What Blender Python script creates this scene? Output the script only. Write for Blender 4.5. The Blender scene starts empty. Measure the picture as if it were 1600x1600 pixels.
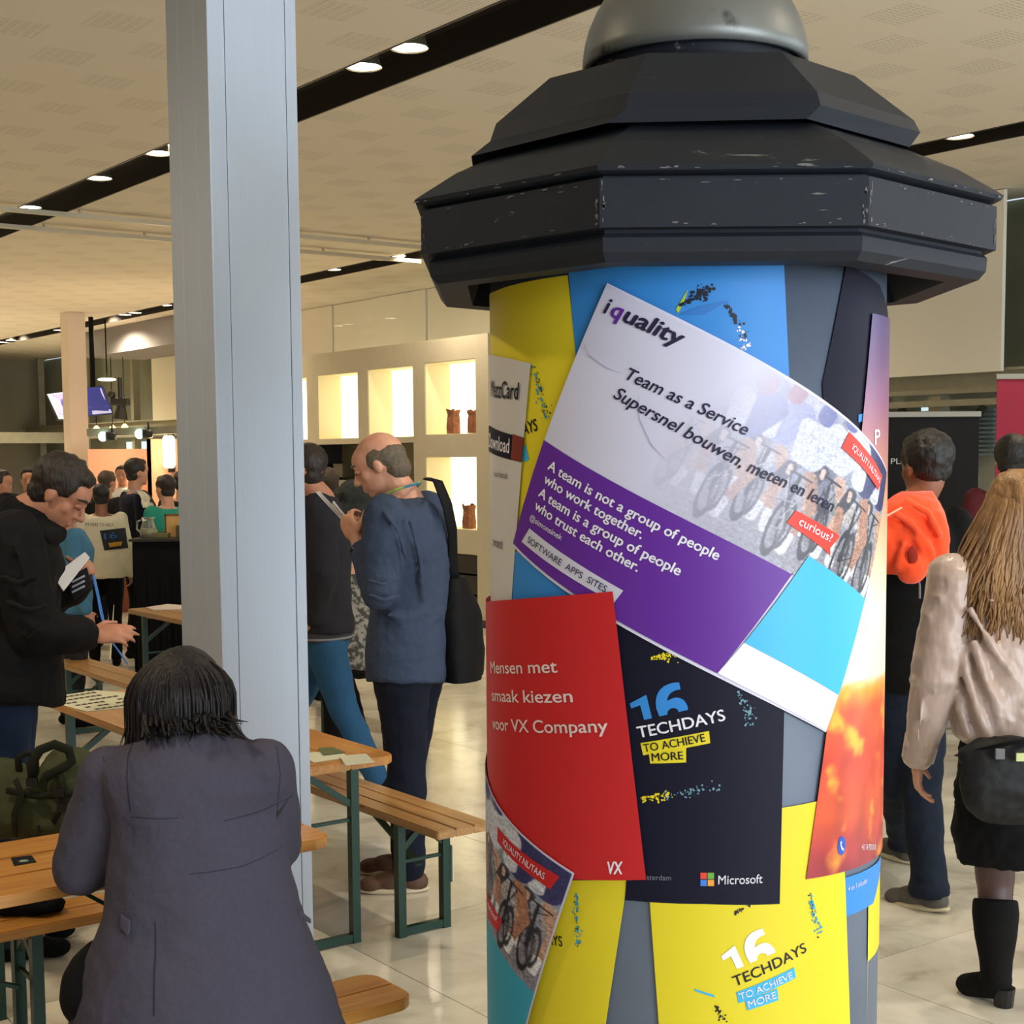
import bpy, bmesh, math, random
import numpy as np
from mathutils import Vector, Matrix, noise
SC = bpy.context.scene
COL = SC.collection
RND = random.Random(7)
# ---------------------------------------------------------------- camera (focal length and pitch solved from vanishing points)
F, PX, PY, H = 2300.0, 800.0, 908.0, 1.75
TH, RH = math.atan(.0852), math.radians(.44)
fw = Vector((0, math.cos(TH), -math.sin(TH))); _u = Vector((0, math.sin(TH), math.cos(TH))); _x = Vector((1, 0, 0))
rt = _x*math.cos(RH) - _u*math.sin(RH); up = _u*math.cos(RH) + _x*math.sin(RH)
EYE = Vector((0, 0, H))
cd = bpy.data.cameras.new('camera'); cam = bpy.data.objects.new('camera', cd); COL.objects.link(cam)
cam.matrix_world = Matrix(((rt.x, up.x, -fw.x, 0), (rt.y, up.y, -fw.y, 0), (rt.z, up.z, -fw.z, H), (0, 0, 0, 1)))
cd.sensor_width = 36; cd.sensor_fit = 'HORIZONTAL'; cd.lens = 36*F/1600; cd.shift_y = (PY-800)/1600; cd.clip_start = .05; cd.clip_end = 200
SC.camera = cam
# the hall's own axes: u1 runs along the ceiling slots and the glass front, u2 across
_a = math.radians(36.5)
U1 = Vector((-math.sin(_a), math.cos(_a), 0)); U2 = Vector((math.cos(_a), math.sin(_a), 0)); UZ = Vector((0, 0, 1))
ROT = Matrix((U2, U1, UZ)).transposed().to_4x4()      # local (p,q,z) -> world
def W(p, q, z=0): return U2*p + U1*q + UZ*z
def ray(x, y): return fw + rt*((x-PX)/F) - up*((y-PY)/F)
def at_y(x, y, d): v = ray(x, y); return EYE + v*(d/v.y)
def at_z(x, y, z=0): v = ray(x, y); return EYE + v*((z-H)/v.z)
def on_p(x, y, p): v = ray(x, y); return EYE + v*(p/v.dot(U2))
# ---------------------------------------------------------------- light
SC.view_settings.view_transform = 'Standard'; SC.view_settings.look = 'None'; SC.view_settings.gamma = 1
SC.view_settings.use_curve_mapping = False
SC.view_settings.exposure = 0.4
world = bpy.data.worlds.new('daylight'); SC.world = world; world.use_nodes = True
bg = world.node_tree.nodes['Background']; bg.inputs[0].default_value = (.74, .87, 1.0, 1); bg.inputs[1].default_value = .75
def area(name, loc, direction, sx, sy, power, color):
    l = bpy.data.lights.new(name, 'AREA'); l.shape = 'RECTANGLE'; l.size = sx; l.size_y = sy; l.energy = power; l.color = color
    o = bpy.data.objects.new(name, l); COL.objects.link(o); o.location = loc
    o.rotation_euler = Vector(direction).to_track_quat('-Z', 'Z').to_euler(); return o
def point(name, loc, power, color, r=.05):
    l = bpy.data.lights.new(name, 'POINT'); l.energy = power; l.color = color; l.shadow_soft_size = r
    o = bpy.data.objects.new(name, l); COL.objects.link(o); o.location = loc; return o
# daylight through the glazing on the right and behind the viewer
area('window_daylight', W(9.0, -.6, 2.0), -U2*1.0+U1*.12, 7, 3.0, 170, (.80, .90, 1.0))
area('window_daylight', W(2.8, -6.5, 2.0), U1, 10, 3.2, 780, (.84, .92, 1.0))
# warm ceiling downlights, sunk in the slots, plus added fill spots
def spot(loc, power, color=(1.0, .85, .64), angle=150):
    l = bpy.data.lights.new('downlight_and_fill_spot', 'SPOT'); l.energy = power; l.color = color; l.shadow_soft_size = .07; l.spot_size = math.radians(angle); l.spot_blend = .8
    o = bpy.data.objects.new('downlight_and_fill_spot', l); COL.objects.link(o); o.location = loc; return o
for (p, q) in [(4.15, 1), (4.15, 3.6), (4.15, 9.4), (8.12, 4.6), (8.12, 9.5), (8.12, 12.5), (.15, 4), (.15, 8), (.15, 12), (4.15, 14), (.15, 17), (8.12, 17), (4.15, 19)]:
    spot(W(p, q, 3.84), 110)
for (p, q) in [(8.12, 21), (8.12, 25), (4.15, 23), (.15, 22), (.15, 26), (4.15, 27)]:  # stronger fill spots, added to lift the dark far end of the hall
    spot(W(p, q, 3.84), 420)
# ---------------------------------------------------------------- materials
def lin(c):
    r = []
    for v in c[:3]:
        v = v/255.0; r.append(v/12.92 if v <= .04045 else ((v+.055)/1.055)**2.4)
    return (r[0], r[1], r[2], 1)
MATS = {}
def mat(name, col, rough=.6, metal=0, var=.0, scale=8, bump=0, bscale=60, coat=0, emit=None, estr=0, stretch=None, sheen=0, trans=0, spec=.5, col2=None, thr=None, bdist=.01):
    if name in MATS: return MATS[name]
    m = bpy.data.materials.new(name); m.use_nodes = True; nt = m.node_tree; b = nt.nodes['Principled BSDF']
    c = lin(col); b.inputs['Base Color'].default_value = c
    b.inputs['Roughness'].default_value = rough; b.inputs['Metallic'].default_value = metal
    b.inputs['Coat Weight'].default_value = coat; b.inputs['Sheen Weight'].default_value = sheen
    b.inputs['Transmission Weight'].default_value = trans; b.inputs['Specular IOR Level'].default_value = spec
    tc = nt.nodes.new('ShaderNodeTexCoord'); src = tc.outputs['Object']
    if stretch:
        mp = nt.nodes.new('ShaderNodeMapping'); mp.inputs['Scale'].default_value = stretch
        nt.links.new(src, mp.inputs[0]); src = mp.outputs[0]
    if var or col2:
        n = nt.nodes.new('ShaderNodeTexNoise'); n.inputs['Scale'].default_value = scale; n.inputs['Detail'].default_value = 5
        nt.links.new(src, n.inputs['Vector'])
        cr = nt.nodes.new('ShaderNodeValToRGB')
        d = lin(col2) if col2 else tuple(x*(1-var) for x in c[:3])+(1,)
        e = c if col2 else tuple(min(1, x*(1+var)) for x in c[:3])+(1,)
        lo, hi = thr if thr else (.3, .7)
        cr.color_ramp.elements[0].position = lo; cr.color_ramp.elements[1].position = hi
        cr.color_ramp.elements[0].color = d; cr.color_ramp.elements[1].color = e
        nt.links.new(n.outputs['Fac'], cr.inputs[0]); nt.links.new(cr.outputs[0], b.inputs['Base Color'])
    if bump:
        n2 = nt.nodes.new('ShaderNodeTexNoise'); n2.inputs['Scale'].default_value = bscale; n2.inputs['Detail'].default_value = 4
        nt.links.new(src, n2.inputs['Vector'])
        bp = nt.nodes.new('ShaderNodeBump'); bp.inputs['Strength'].default_value = bump; bp.inputs['Distance'].default_value = bdist
        nt.links.new(n2.outputs['Fac'], bp.inputs['Height']); nt.links.new(bp.outputs[0], b.inputs['Normal'])
    if emit:
        b.inputs['Emission Color'].default_value = lin(emit); b.inputs['Emission Strength'].default_value = estr
    MATS[name] = m; return m
def wood(name, col, col2, rough=.38):
    if name in MATS: return MATS[name]
    m = bpy.data.materials.new(name); m.use_nodes = True; nt = m.node_tree; b = nt.nodes['Principled BSDF']
    tc = nt.nodes.new('ShaderNodeTexCoord'); mp = nt.nodes.new('ShaderNodeMapping'); mp.inputs['Scale'].default_value = (1.2, 16, 16)
    oi = nt.nodes.new('ShaderNodeObjectInfo'); ad = nt.nodes.new('ShaderNodeVectorMath'); ad.operation = 'ADD'
    sc = nt.nodes.new('ShaderNodeVectorMath'); sc.operation = 'SCALE'; sc.inputs['Scale'].default_value = 9
    cb = nt.nodes.new('ShaderNodeCombineXYZ')
    for i in range(3): nt.links.new(oi.outputs['Random'], cb.inputs[i])
    nt.links.new(cb.outputs[0], sc.inputs[0]); nt.links.new(tc.outputs['Object'], ad.inputs[0]); nt.links.new(sc.outputs[0], ad.inputs[1])
    nt.links.new(ad.outputs[0], mp.inputs[0])
    n = nt.nodes.new('ShaderNodeTexNoise'); n.inputs['Scale'].default_value = 2.2; n.inputs['Detail'].default_value = 8; n.inputs['Roughness'].default_value = .65; n.inputs['Distortion'].default_value = .6
    nt.links.new(mp.outputs[0], n.inputs['Vector'])
    cr = nt.nodes.new('ShaderNodeValToRGB'); cr.color_ramp.elements[0].position = .3; cr.color_ramp.elements[1].position = .66
    cr.color_ramp.elements[0].color = lin(col2); cr.color_ramp.elements[1].color = lin(col)
    nt.links.new(n.outputs['Fac'], cr.inputs[0])
    # knots and dents
    v = nt.nodes.new('ShaderNodeTexVoronoi'); v.inputs['Scale'].default_value = 5.0
    mp2 = nt.nodes.new('ShaderNodeMapping'); mp2.inputs['Scale'].default_value = (1, 3, 3); nt.links.new(ad.outputs[0], mp2.inputs[0]); nt.links.new(mp2.outputs[0], v.inputs['Vector'])
    c2 = nt.nodes.new('ShaderNodeValToRGB'); c2.color_ramp.elements[0].position = .03; c2.color_ramp.elements[1].position = .09
    c2.color_ramp.elements[0].color = (.25, .16, .1, 1); c2.color_ramp.elements[1].color = (1, 1, 1, 1)
    nt.links.new(v.outputs['Distance'], c2.inputs[0])
    mx = nt.nodes.new('ShaderNodeMix'); mx.data_type = 'RGBA'; mx.blend_type = 'MULTIPLY'; mx.inputs[0].default_value = 1
    nt.links.new(cr.outputs[0], mx.inputs[6]); nt.links.new(c2.outputs[0], mx.inputs[7]); nt.links.new(mx.outputs[2], b.inputs['Base Color'])
    b.inputs['Roughness'].default_value = rough; b.inputs['Coat Weight'].default_value = .25; b.inputs['Coat Roughness'].default_value = .3
    bp = nt.nodes.new('ShaderNodeBump'); bp.inputs['Strength'].default_value = .12; bp.inputs['Distance'].default_value = .004
    nt.links.new(n.outputs['Fac'], bp.inputs['Height']); nt.links.new(bp.outputs[0], b.inputs['Normal'])
    MATS[name] = m; return m
def attr_mat(name, rough=.45):
    if name in MATS: return MATS[name]
    m = bpy.data.materials.new(name); m.use_nodes = True; nt = m.node_tree; b = nt.nodes['Principled BSDF']
    a = nt.nodes.new('ShaderNodeAttribute'); a.attribute_name = 'print'; nt.links.new(a.outputs['Color'], b.inputs['Base Color'])
    b.inputs['Roughness'].default_value = rough; b.inputs['Specular IOR Level'].default_value = .35
    MATS[name] = m; return m
# ---------------------------------------------------------------- object helpers
def link(name, me, m=None, parent=None, label=None, cat=None, group=None, kind=None):
    o = bpy.data.objects.new(name, me); COL.objects.link(o)
    if me and m:
        ms = m if isinstance(m, (list, tuple)) else [m]
        if not me.materials:
            for q in ms: me.materials.append(q)
    if parent: o.parent = parent
    tag(o, label, cat, group, kind); return o
def tag(o, label=None, cat=None, group=None, kind=None):
    if label: o['label'] = label
    if cat: o['category'] = cat
    if group: o['group'] = group
    if kind: o['kind'] = kind
def root(name, loc, label, cat, group=None, rz=0, kind=None):
    o = bpy.data.objects.new(name, None); COL.objects.link(o); o.location = loc; o.rotation_euler = (0, 0, rz)
    o.empty_display_size = .1; tag(o, label, cat, group, kind); return o
def mesh(bm, name, smooth=False):
    me = bpy.data.meshes.new(name); bm.normal_update(); bm.to_mesh(me); bm.free()
    if smooth: me.polygons.foreach_set('use_smooth', [True]*len(me.polygons))
    return me
def obj(name, bm, m, parent=None, smooth=False, **k): return link(name, mesh(bm, name, smooth), m, parent, **k)
def box(bm, lo, hi, M=None, bevel=0):
    r = bmesh.ops.create_cube(bm, size=1); vs = r['verts']
    for v in vs:
        v.co = Vector((lo[i]+(v.co[i]+.5)*(hi[i]-lo[i]) for i in range(3)))
    if bevel:
        es = list({e for v in vs for e in v.link_edges})
        rb = bmesh.ops.bevel(bm, geom=es, offset=bevel, segments=2, affect='EDGES', profile=.6); vs = list(set(rb['verts']) | {v for v in vs if v.is_valid})
    if M:
        for v in vs: v.co = M @ v.co
    return vs
def bar(bm, a, b, w, h=None, up_=UZ):          # rectangular bar from a to b
    a, b = Vector(a), Vector(b); h = h or w; d = (b-a); L = d.length; d.normalize()
    s = d.cross(up_)
    if s.length < 1e-4: s = d.cross(Vector((1, 0, 0)))
    s.normalize(); t = s.cross(d)
    M = Matrix((s, d, t)).transposed().to_4x4(); M.translation = a
    return box(bm, (-w/2, 0, -h/2), (w/2, L, h/2), M)
def tube(bm, pts, rad, seg=8, cap=True):
    pts = [Vector(p) for p in pts]; n = len(pts)
    rad = rad if isinstance(rad, (list, tuple)) else [rad]*n
    prev = None; rings = []
    for i, p in enumerate(pts):
        d = (pts[min(i+1, n-1)]-pts[max(i-1, 0)]).normalized()
        if prev is None:
            s = d.cross(UZ) if abs(d.z) < .9 else d.cross(Vector((1, 0, 0)))
        else: s = prev - d*prev.dot(d)
        s.normalize(); prev = s; t = d.cross(s)
        r = rad[i]; rx, ry = (r if isinstance(r, tuple) else (r, r))
        rings.append([bm.verts.new(p + s*math.cos(2*math.pi*k/seg)*rx + t*math.sin(2*math.pi*k/seg)*ry) for k in range(seg)])
    for a, b in zip(rings, rings[1:]):
        for k in range(seg): bm.faces.new((a[k], a[(k+1) % seg], b[(k+1) % seg], b[k]))
    if cap: bm.faces.new(rings[0][::-1]); bm.faces.new(rings[-1])
def capsule(bm, a, b, ra, rb, seg=14, flat=None):
    a, b = Vector(a), Vector(b); d = b-a; L = d.length
    d = d/L if L > 1e-6 else Vector((0, 0, 1))
    s = d.cross(UZ) if abs(d.z) < .9 else d.cross(Vector((1, 0, 0))); s.normalize(); t = d.cross(s)
    if flat: t = flat[0].normalized(); t = (t-d*t.dot(d)).normalized(); s = t.cross(d)
    k_ = flat[1] if flat else 1
    prof = [(-math.cos(x)*ra, math.sin(x)*ra) for x in [.25*math.pi*.5, .5*math.pi*.5, .75*math.pi*.5, math.pi/2]]
    prof += [(L+math.sin(x)*rb, math.cos(x)*rb) for x in [0, .25*math.pi*.5*1.01, .5*math.pi*.5, .75*math.pi*.5]]
    v0 = bm.verts.new(a-d*ra); v1 = bm.verts.new(b+d*rb); rings = []
    for (z, r) in prof:
        rings.append([bm.verts.new(a+d*z+s*math.cos(2*math.pi*k/seg)*r+t*math.sin(2*math.pi*k/seg)*r*k_) for k in range(seg)])
    for x, y in zip(rings, rings[1:]):
        for k in range(seg): bm.faces.new((x[k], x[(k+1) % seg], y[(k+1) % seg], y[k]))
    for k in range(seg):
        bm.faces.new((v0, rings[0][(k+1) % seg], rings[0][k])); bm.faces.new((v1, rings[-1][k], rings[-1][(k+1) % seg]))
def ell(bm, c, r, M=None, seg=18):
    q = bmesh.ops.create_uvsphere(bm, u_segments=seg, v_segments=seg*2//3, radius=1)['verts']
    for v in q:
        p = Vector((v.co.x*r[0], v.co.y*r[1], v.co.z*r[2]))
        v.co = (M @ p if M else p) + Vector(c)
def loft(bm, rings, seg=24):                   # rings: (centre, side vector, forward vector)
    rr = []
    for c, s, f in rings:
        c, s, f = Vector(c), Vector(s), Vector(f)
        rr.append([bm.verts.new(c+s*math.cos(2*math.pi*k/seg)+f*math.sin(2*math.pi*k/seg)) for k in range(seg)])
    for a, b in zip(rr, rr[1:]):
        for k in range(seg): bm.faces.new((a[k], a[(k+1) % seg], b[(k+1) % seg], b[k]))
    bm.faces.new(rr[0][::-1]); bm.faces.new(rr[-1]); return rr
TEX = {}
def clouds(sz):
    if sz not in TEX:
        t = bpy.data.textures.new('folds', 'CLOUDS'); t.noise_scale = sz; t.noise_depth = 2; TEX[sz] = t
    return TEX[sz]
def blob(name, bm, m, parent, voxel=.01, smooth=4, folds=0, fsize=.1, **k):
    bmesh.ops.recalc_face_normals(bm, faces=bm.faces)
    o = obj(name, bm, m, parent, **k)
    r = o.modifiers.new('union', 'REMESH'); r.mode = 'VOXEL'; r.voxel_size = voxel; r.use_smooth_shade = True
    if smooth:
        s = o.modifiers.new('smooth', 'SMOOTH'); s.iterations = smooth; s.factor = .5
    if folds:
        d = o.modifiers.new('folds', 'DISPLACE'); d.texture = clouds(fsize); d.strength = folds; d.mid_level = .5; d.texture_coords = 'GLOBAL'
    return o
# ---------------------------------------------------------------- setting
HC = 3.75
M_ceil = mat('painted ceiling', (222, 212, 194), .8, bump=.05, bscale=30)
def ceiling_material():
    m = M_ceil; nt = m.node_tree; b = nt.nodes['Principled BSDF']
    tc = nt.nodes.new('ShaderNodeTexCoord'); sp = nt.nodes.new('ShaderNodeSeparateXYZ'); nt.links.new(tc.outputs['Object'], sp.inputs[0])
    def M(op, a, b_=None, c=None):
        n = nt.nodes.new('ShaderNodeMath'); n.operation = op
        for i, x in enumerate((a, b_, c)):
            if x is None: continue
            if isinstance(x, (int, float)): n.inputs[i].default_value = x
            else: nt.links.new(x, n.inputs[i])
        return n.outputs[0]
    x, y = sp.outputs[0], sp.outputs[1]
    # patches of fine perforation in a staggered grid
    cx = M('MULTIPLY', x, 1/.36); cy = M('MULTIPLY', y, 1/.36)
    par = M('MODULO', M('ADD', M('FLOOR', cx), M('FLOOR', cy)), 2.0); par = M('ABSOLUTE', par)
    fx = M('ABSOLUTE', M('SUBTRACT', M('FRACT', cx), .5)); fy = M('ABSOLUTE', M('SUBTRACT', M('FRACT', cy), .5))
    ins = M('MULTIPLY', M('LESS_THAN', fx, .36), M('LESS_THAN', fy, .36))
    sl = M('MULTIPLY', M('LESS_THAN', M('FRACT', M('MULTIPLY', y, 1/.028)), .40), M('LESS_THAN', M('FRACT', M('MULTIPLY', x, 1/.05)), .8))
    msk = M('MULTIPLY', M('MULTIPLY', ins, sl), M('GREATER_THAN', par, .5))
    mx = nt.nodes.new('ShaderNodeMix'); mx.data_type = 'RGBA'; nt.links.new(msk, mx.inputs[0])
    mx.inputs[6].default_value = lin((222, 212, 194)); mx.inputs[7].default_value = lin((198, 188, 170)); nt.links.new(mx.outputs[2], b.inputs['Base Color'])
ceiling_material()
def slab(name, m, p0, p1, q0, q1, z0, z1, parent=None, bevel=0, **k):
    bm = bmesh.new(); box(bm, (p0, q0, z0), (p1, q1, z1), None, bevel)
    o = obj(name, bm, m, parent, **k)
    if not parent: o.matrix_world = ROT
    return o
SLOTS = [(-.05, .35), (3.95, 4.35), (7.95, 8.30)]
Q0, Q1 = -7, 30
bm = bmesh.new(); ps = [-7.0]+[x for s in SLOTS for x in s]+[10.3]
for i in range(0, len(ps), 2): box(bm, (ps[i], Q0, HC), (ps[i+1], Q1, HC+.25))
ceiling = obj('ceiling', bm, M_ceil, kind='structure'); ceiling.matrix_world = ROT
M_slot = mat('dark bronze slot lining', (38, 32, 26), .45)
for i, (a, b) in enumerate(SLOTS):
    bm = bmesh.new(); box(bm, (a, Q0, HC+.16), (b, Q1, HC+.24))
    obj('light_slot', bm, M_slot, ceiling)
    bm = bmesh.new(); box(bm, (a-.0, Q0, HC-.004), (a+.012, Q1, HC+.2)); box(bm, (b-.012, Q0, HC-.004), (b, Q1, HC+.2)); obj('slot_lining', bm, M_slot, ceiling)
# downlights in the slots
M_rim = mat('downlight rim', (150, 140, 120), .3, .8)
M_lamp = mat('downlight lamp', (255, 245, 220), .5, emit=(255, 238, 205), estr=20)
bm = bmesh.new(); tube(bm, [(0, 0, .15), (0, 0, .02), (0, 0, 0)], [.06, .088, .096], 24, False)
rim_me = mesh(bm, 'rim', True); bm = bmesh.new(); bmesh.ops.create_circle(bm, cap_ends=True, segments=24, radius=.087); lamp_me = mesh(bm, 'lamp')
SPOTS = [((523, 97), 'downlight left of the pair beside the big pillar in the front slot'), ((591, 66), 'downlight right of the pair beside the big pillar in the front slot'),
    ((227, 237), 'round downlight in the front slot just left of the big pillar'), ((139, 277), 'wide reflector downlight in the front slot left of the pillar'),
    ((35, 323), 'downlight in the front slot near the thin ceiling rail'), ((262, 217), 'downlight half hidden by the left edge of the big pillar'),
    ((502, 420), 'downlight in the far slot just right of the big pillar'), ((1415, 197), 'downlight in the far slot right of the column hood')]
for s in [((572, 403), .0), ((596, 398), 0), ((195, 492), 0), ((211, 489), 0), ((94, 516), 0), ((110, 513), 0), ((10, 535), 0), ((23, 532), 0), ((258, 477), 0)]: SPOTS.append((s[0], None))
FAR = ['left one of two tiny downlights just left of the column hood', 'right one of two tiny downlights just left of the column hood', 'left one of the far downlight pair nearest the big pillar', 'right one of the far downlight pair nearest the big pillar',
    'left one of the middle far downlight pair above the slim pillar', 'right one of the middle far downlight pair above the slim pillar', 'leftmost far downlight at the picture edge', 'second far downlight from the left picture edge', 'far downlight touching the left edge of the big pillar']
for k, ((x, y), lab) in enumerate(SPOTS):
    P = at_z(x, y, HC+.015); q = P.dot(U1); p = P.dot(U2); p = min(max(p, 4.06), 4.24) if p < 6 else min(max(p, 8.05), 8.2)
    # keep the slot's own line, slide along it
    P = W(p, q, HC+.012)
    r = root('downlight', P, lab or FAR[k-8], 'ceiling light', 'downlights in the ceiling slots')
    link('rim', rim_me, M_rim, r); l = link('lamp', lamp_me, M_lamp, r); l.location = (0, 0, .006)
# thin ceiling rails across the hall
M_rail = mat('pale metal rail', (190, 180, 155), .4, .3)
for q, lab in ((11.75, 'nearer thin metal ceiling rail crossing the hall'), (12.6, 'farther thin metal ceiling rail with small hangers')):
    bm = bmesh.new(); bar(bm, (-3, q, 3.70), (8.2, q, 3.70), .05, .035)
    r = root('ceiling_rail', (0, 0, 0), lab, 'rail'); r.matrix_world = ROT
    obj('rail_bar', bm, M_rail, r)
    bm = bmesh.new()
    for p in np.arange(-2.8, 8.2, .9): bar(bm, (p, q, 3.70), (p, q, HC), .02)
    obj('hanger', bm, M_rail, r, kind='stuff')
# floor of marble tiles
M_grout = mat('floor grout', (120, 112, 96), .7)
def marble():
    m = bpy.data.materials.new('polished marble'); m.use_nodes = True; nt = m.node_tree; b = nt.nodes['Principled BSDF']
    tc = nt.nodes.new('ShaderNodeTexCoord'); oi = nt.nodes.new('ShaderNodeObjectInfo'); ge = nt.nodes.new('ShaderNodeNewGeometry')
    n = nt.nodes.new('ShaderNodeTexNoise'); n.inputs['Scale'].default_value = 1.6; n.inputs['Detail'].default_value = 10; n.inputs['Distortion'].default_value = 1.8; n.inputs['Roughness'].default_value = .62
    n.noise_dimensions = '4D'; mm = nt.nodes.new('ShaderNodeMath'); mm.operation = 'MULTIPLY'; mm.inputs[1].default_value = 40; nt.links.new(oi.outputs['Random'], mm.inputs[0]); nt.links.new(mm.outputs[0], n.inputs['W'])
    nt.links.new(ge.outputs['Position'], n.inputs['Vector'])
    cr = nt.nodes.new('ShaderNodeValToRGB'); e = cr.color_ramp.elements; e[0].position = .30; e[1].position = .62
    e[0].color = lin((176, 170, 154)); e[1].color = lin((226, 221, 206)); x = e.new(.46); x.color = lin((212, 207, 190))
    nt.links.new(n.outputs['Fac'], cr.inputs[0]); nt.links.new(cr.outputs[0], b.inputs['Base Color'])
    b.inputs['Roughness'].default_value = .14; b.inputs['Specular IOR Level'].default_value = .6
    return m
M_marble = marble()
floor = slab('floor', M_grout, -7, 16, -7, 30, -.25, -.012, kind='structure')
bm = bmesh.new(); box(bm, (.002, .002, -.012), (1.198, 1.368, 0)); tile_me = mesh(bm, 'tile'); tile_me.materials.append(M_marble)
for i in range(-6, 11):
    for j in range(-1, 20):
        p, q = 3.79+1.2*(i-3), 3.25+1.37*(j-3)
        P = W(p+.6, q+.7); 
        if P.y < 0 or abs(P.x) > P.y*.42+1.6: continue
        t = link('tile', tile_me, None, floor); t.location = (p, q, 0)
bm = bmesh.new()
for i in range(-7, 12):
    for j in range(-7, 20):
        p, q = 3.79+1.2*(i-3), 3.25+1.37*(j-3)
        P = W(p+.6, q+.7)
        if (P.y < 0 or abs(P.x) > P.y*.42+1.6 or i < -6 or i > 10 or j < -1) and -7 < p < 14 : box(bm, (p+.002, q+.002, -.012), (p+1.198, q+1.368, 0))
obj('tile', bm, M_marble, floor, kind='stuff')
# glass front with hanging white panels and metal transom
M_panel = mat('white glass panel', (236, 229, 210), .35, var=.04, scale=.8, coat=.3)
M_frame = mat('grey green metal frame', (160, 156, 134), .4, .3, var=.08)
M_glass = mat('dim grey glass', (150, 152, 136), .12, 0, var=.25, scale=.7)
M_sky = mat('bright outdoor pane', (200, 225, 225), .2, emit=(205, 228, 232), estr=.75)
wb = slab('wall_back', M_frame, 9.95, 10.02, 3.0, 30, 2.22, 2.38, kind='structure')
bm = bmesh.new(); box(bm, (9.9, 3, 2.12), (9.98, 30, 2.17)); box(bm, (9.88, 3, 2.38), (9.95, 30, 2.40)); obj('transom_bar', bm, M_frame, wb)
for q in np.arange(5.2, 30, 2.4):
    bm = bmesh.new(); box(bm, (9.97, q, 0), (10.09, q+.12, HC)); obj('mullion', bm, M_frame, wb)
edges = [3.2, 4.6, 6.5, 6.92, 8.55, 8.98, 10.2, 11.4, 12.6, 13.75, 14.95, 16.1, 17.2, 18.4, 19.6, 20.8, 22.0, 23.2]
skip = {2, 4}
for i, (a, b) in enumerate(zip(edges, edges[1:])):
    if i in skip: continue
    bm = bmesh.new(); box(bm, (9.80+(i % 2)*.02, a+.012, 2.37), (9.84+(i % 2)*.02, b-.012, HC-.005), bevel=.004); obj('panel', bm, M_panel, wb)
for (a, b) in ((6.58, 6.84), (8.62, 8.9)):
    bm = bmesh.new(); box(bm, (9.9, a, 2.42), (9.96, a+.1, HC)); obj('post', bm, M_panel, wb)
bm = bmesh.new(); box(bm, (10.35, -2, -.1), (10.38, 30, HC)); obj('far_glass', bm, M_glass, wb)
for (a, b, z0, z1) in ((6.5, 6.75, 2.45, 3.7), (8.6, 8.9, 2.4, 3.7), (7.9, 8.05, 1.95, 2.14), (6.55, 6.75, 1.9, 2.1), (24.6, 25.6, 1.0, 2.05), (20.8, 22.2, 2.0, 2.14)):
    bm = bmesh.new(); box(bm, (10.30, a, z0), (10.34, b, z1)); obj('pane', bm, M_sky, wb)
# louvres and braces seen under the transom at the right
M_louv = mat('blue grey louvre', (110, 128, 132), .4, var=.1)
for k in range(11):
    bm = bmesh.new(); box(bm, (10.26, 7.3, 1.72+k*.036), (10.31, 9.3, 1.72+k*.036+.02)); obj('louvre_slat', bm, M_louv, wb)
bm = bmesh.new(); bar(bm, (10.2, 8.9, 1.5), (10.2, 8.15, 2.12), .05); bar(bm, (10.2, 7.9, 1.5), (10.2, 7.35, 2.12), .05); obj('brace', bm, mat('dark brace', (60, 58, 50), .5), wb)
# side and end walls that close the hall beyond the frame
M_wall = mat('painted wall', (150, 138, 116), .8, var=.05)
slab('wall_left', M_wall, -7.2, -7, -7, 30, -.1, HC+.2, kind='structure')
slab('wall_far', mat('grey end wall', (160, 156, 138), .6, var=.1, scale=1), -7, 10.4, 30, 30.2, -.1, HC+.2, kind='structure')
# tall grey green curtain panels at the far left
M_curt = mat('grey green curtain glass', (164, 162, 142), .35, var=.12, scale=1.2)
for i in range(7):
    bm = bmesh.new(); box(bm, (-.4+i*1.25, 27.5+(i % 2)*.05, 0), (.8+i*1.25, 27.56+(i % 2)*.05, HC)); obj('curtain_panel', bm, M_curt, wb)
bm = bmesh.new(); box(bm, (-2.5, 27.3, 2.05), (9.9, 27.5, 2.25)); obj('transom_bar', bm, M_frame, wb)
wb_inv = None
for o in list(wb.children): pass
# bulkhead (grey dropped edge) in front of the panels far left
slab('trim_1', mat('grey bulkhead', (126, 120, 118), .7), 8.6, 9.6, 19.5, 23.0, 3.35, HC, kind='structure')
# ---------------------------------------------------------------- lit shelf wall
M_shelf = mat('warm grey painted shelf wall', (190, 181, 158), .6, var=.03)
M_in = mat('cream niche lining', (226, 214, 176), .6)
M_back = mat('backlit niche panel', (255, 250, 225), .5, emit=(255, 244, 205), estr=1.5)
sw = root('shelf_wall', (0, 0, 0), 'freestanding warm grey wall unit with glowing display niches behind the man in the blue sweater', 'shelf unit'); sw.matrix_world = ROT
P0, PD = 8.64, 8.98
QA, QB, ZT = 12.05, 17.6, 2.97
niches = [(12.27, 13.21, 1.975, 2.735), (12.27, 13.21, .99, 1.745), (13.44, 14.38, 1.96, 2.725), (14.6, 15.54, 1.96, 2.715), (12.27, 13.21, .10, .74), (13.44, 15.54, .95, 1.90), (15.8, 16.8, 1.96, 2.71)]
qs = sorted({QA, QB, *[n[0] for n in niches], *[n[1] for n in niches]}); zs = sorted({0, ZT, *[n[2] for n in niches], *[n[3] for n in niches]})
bm = bmesh.new()
for a, b in zip(qs, qs[1:]):
    for c, d in zip(zs, zs[1:]):
        mq, mz = (a+b)/2, (c+d)/2
        if any(n[0] < mq < n[1] and n[2] < mz < n[3] for n in niches): continue
        box(bm, (P0, a, c), (PD, b, d))
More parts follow.
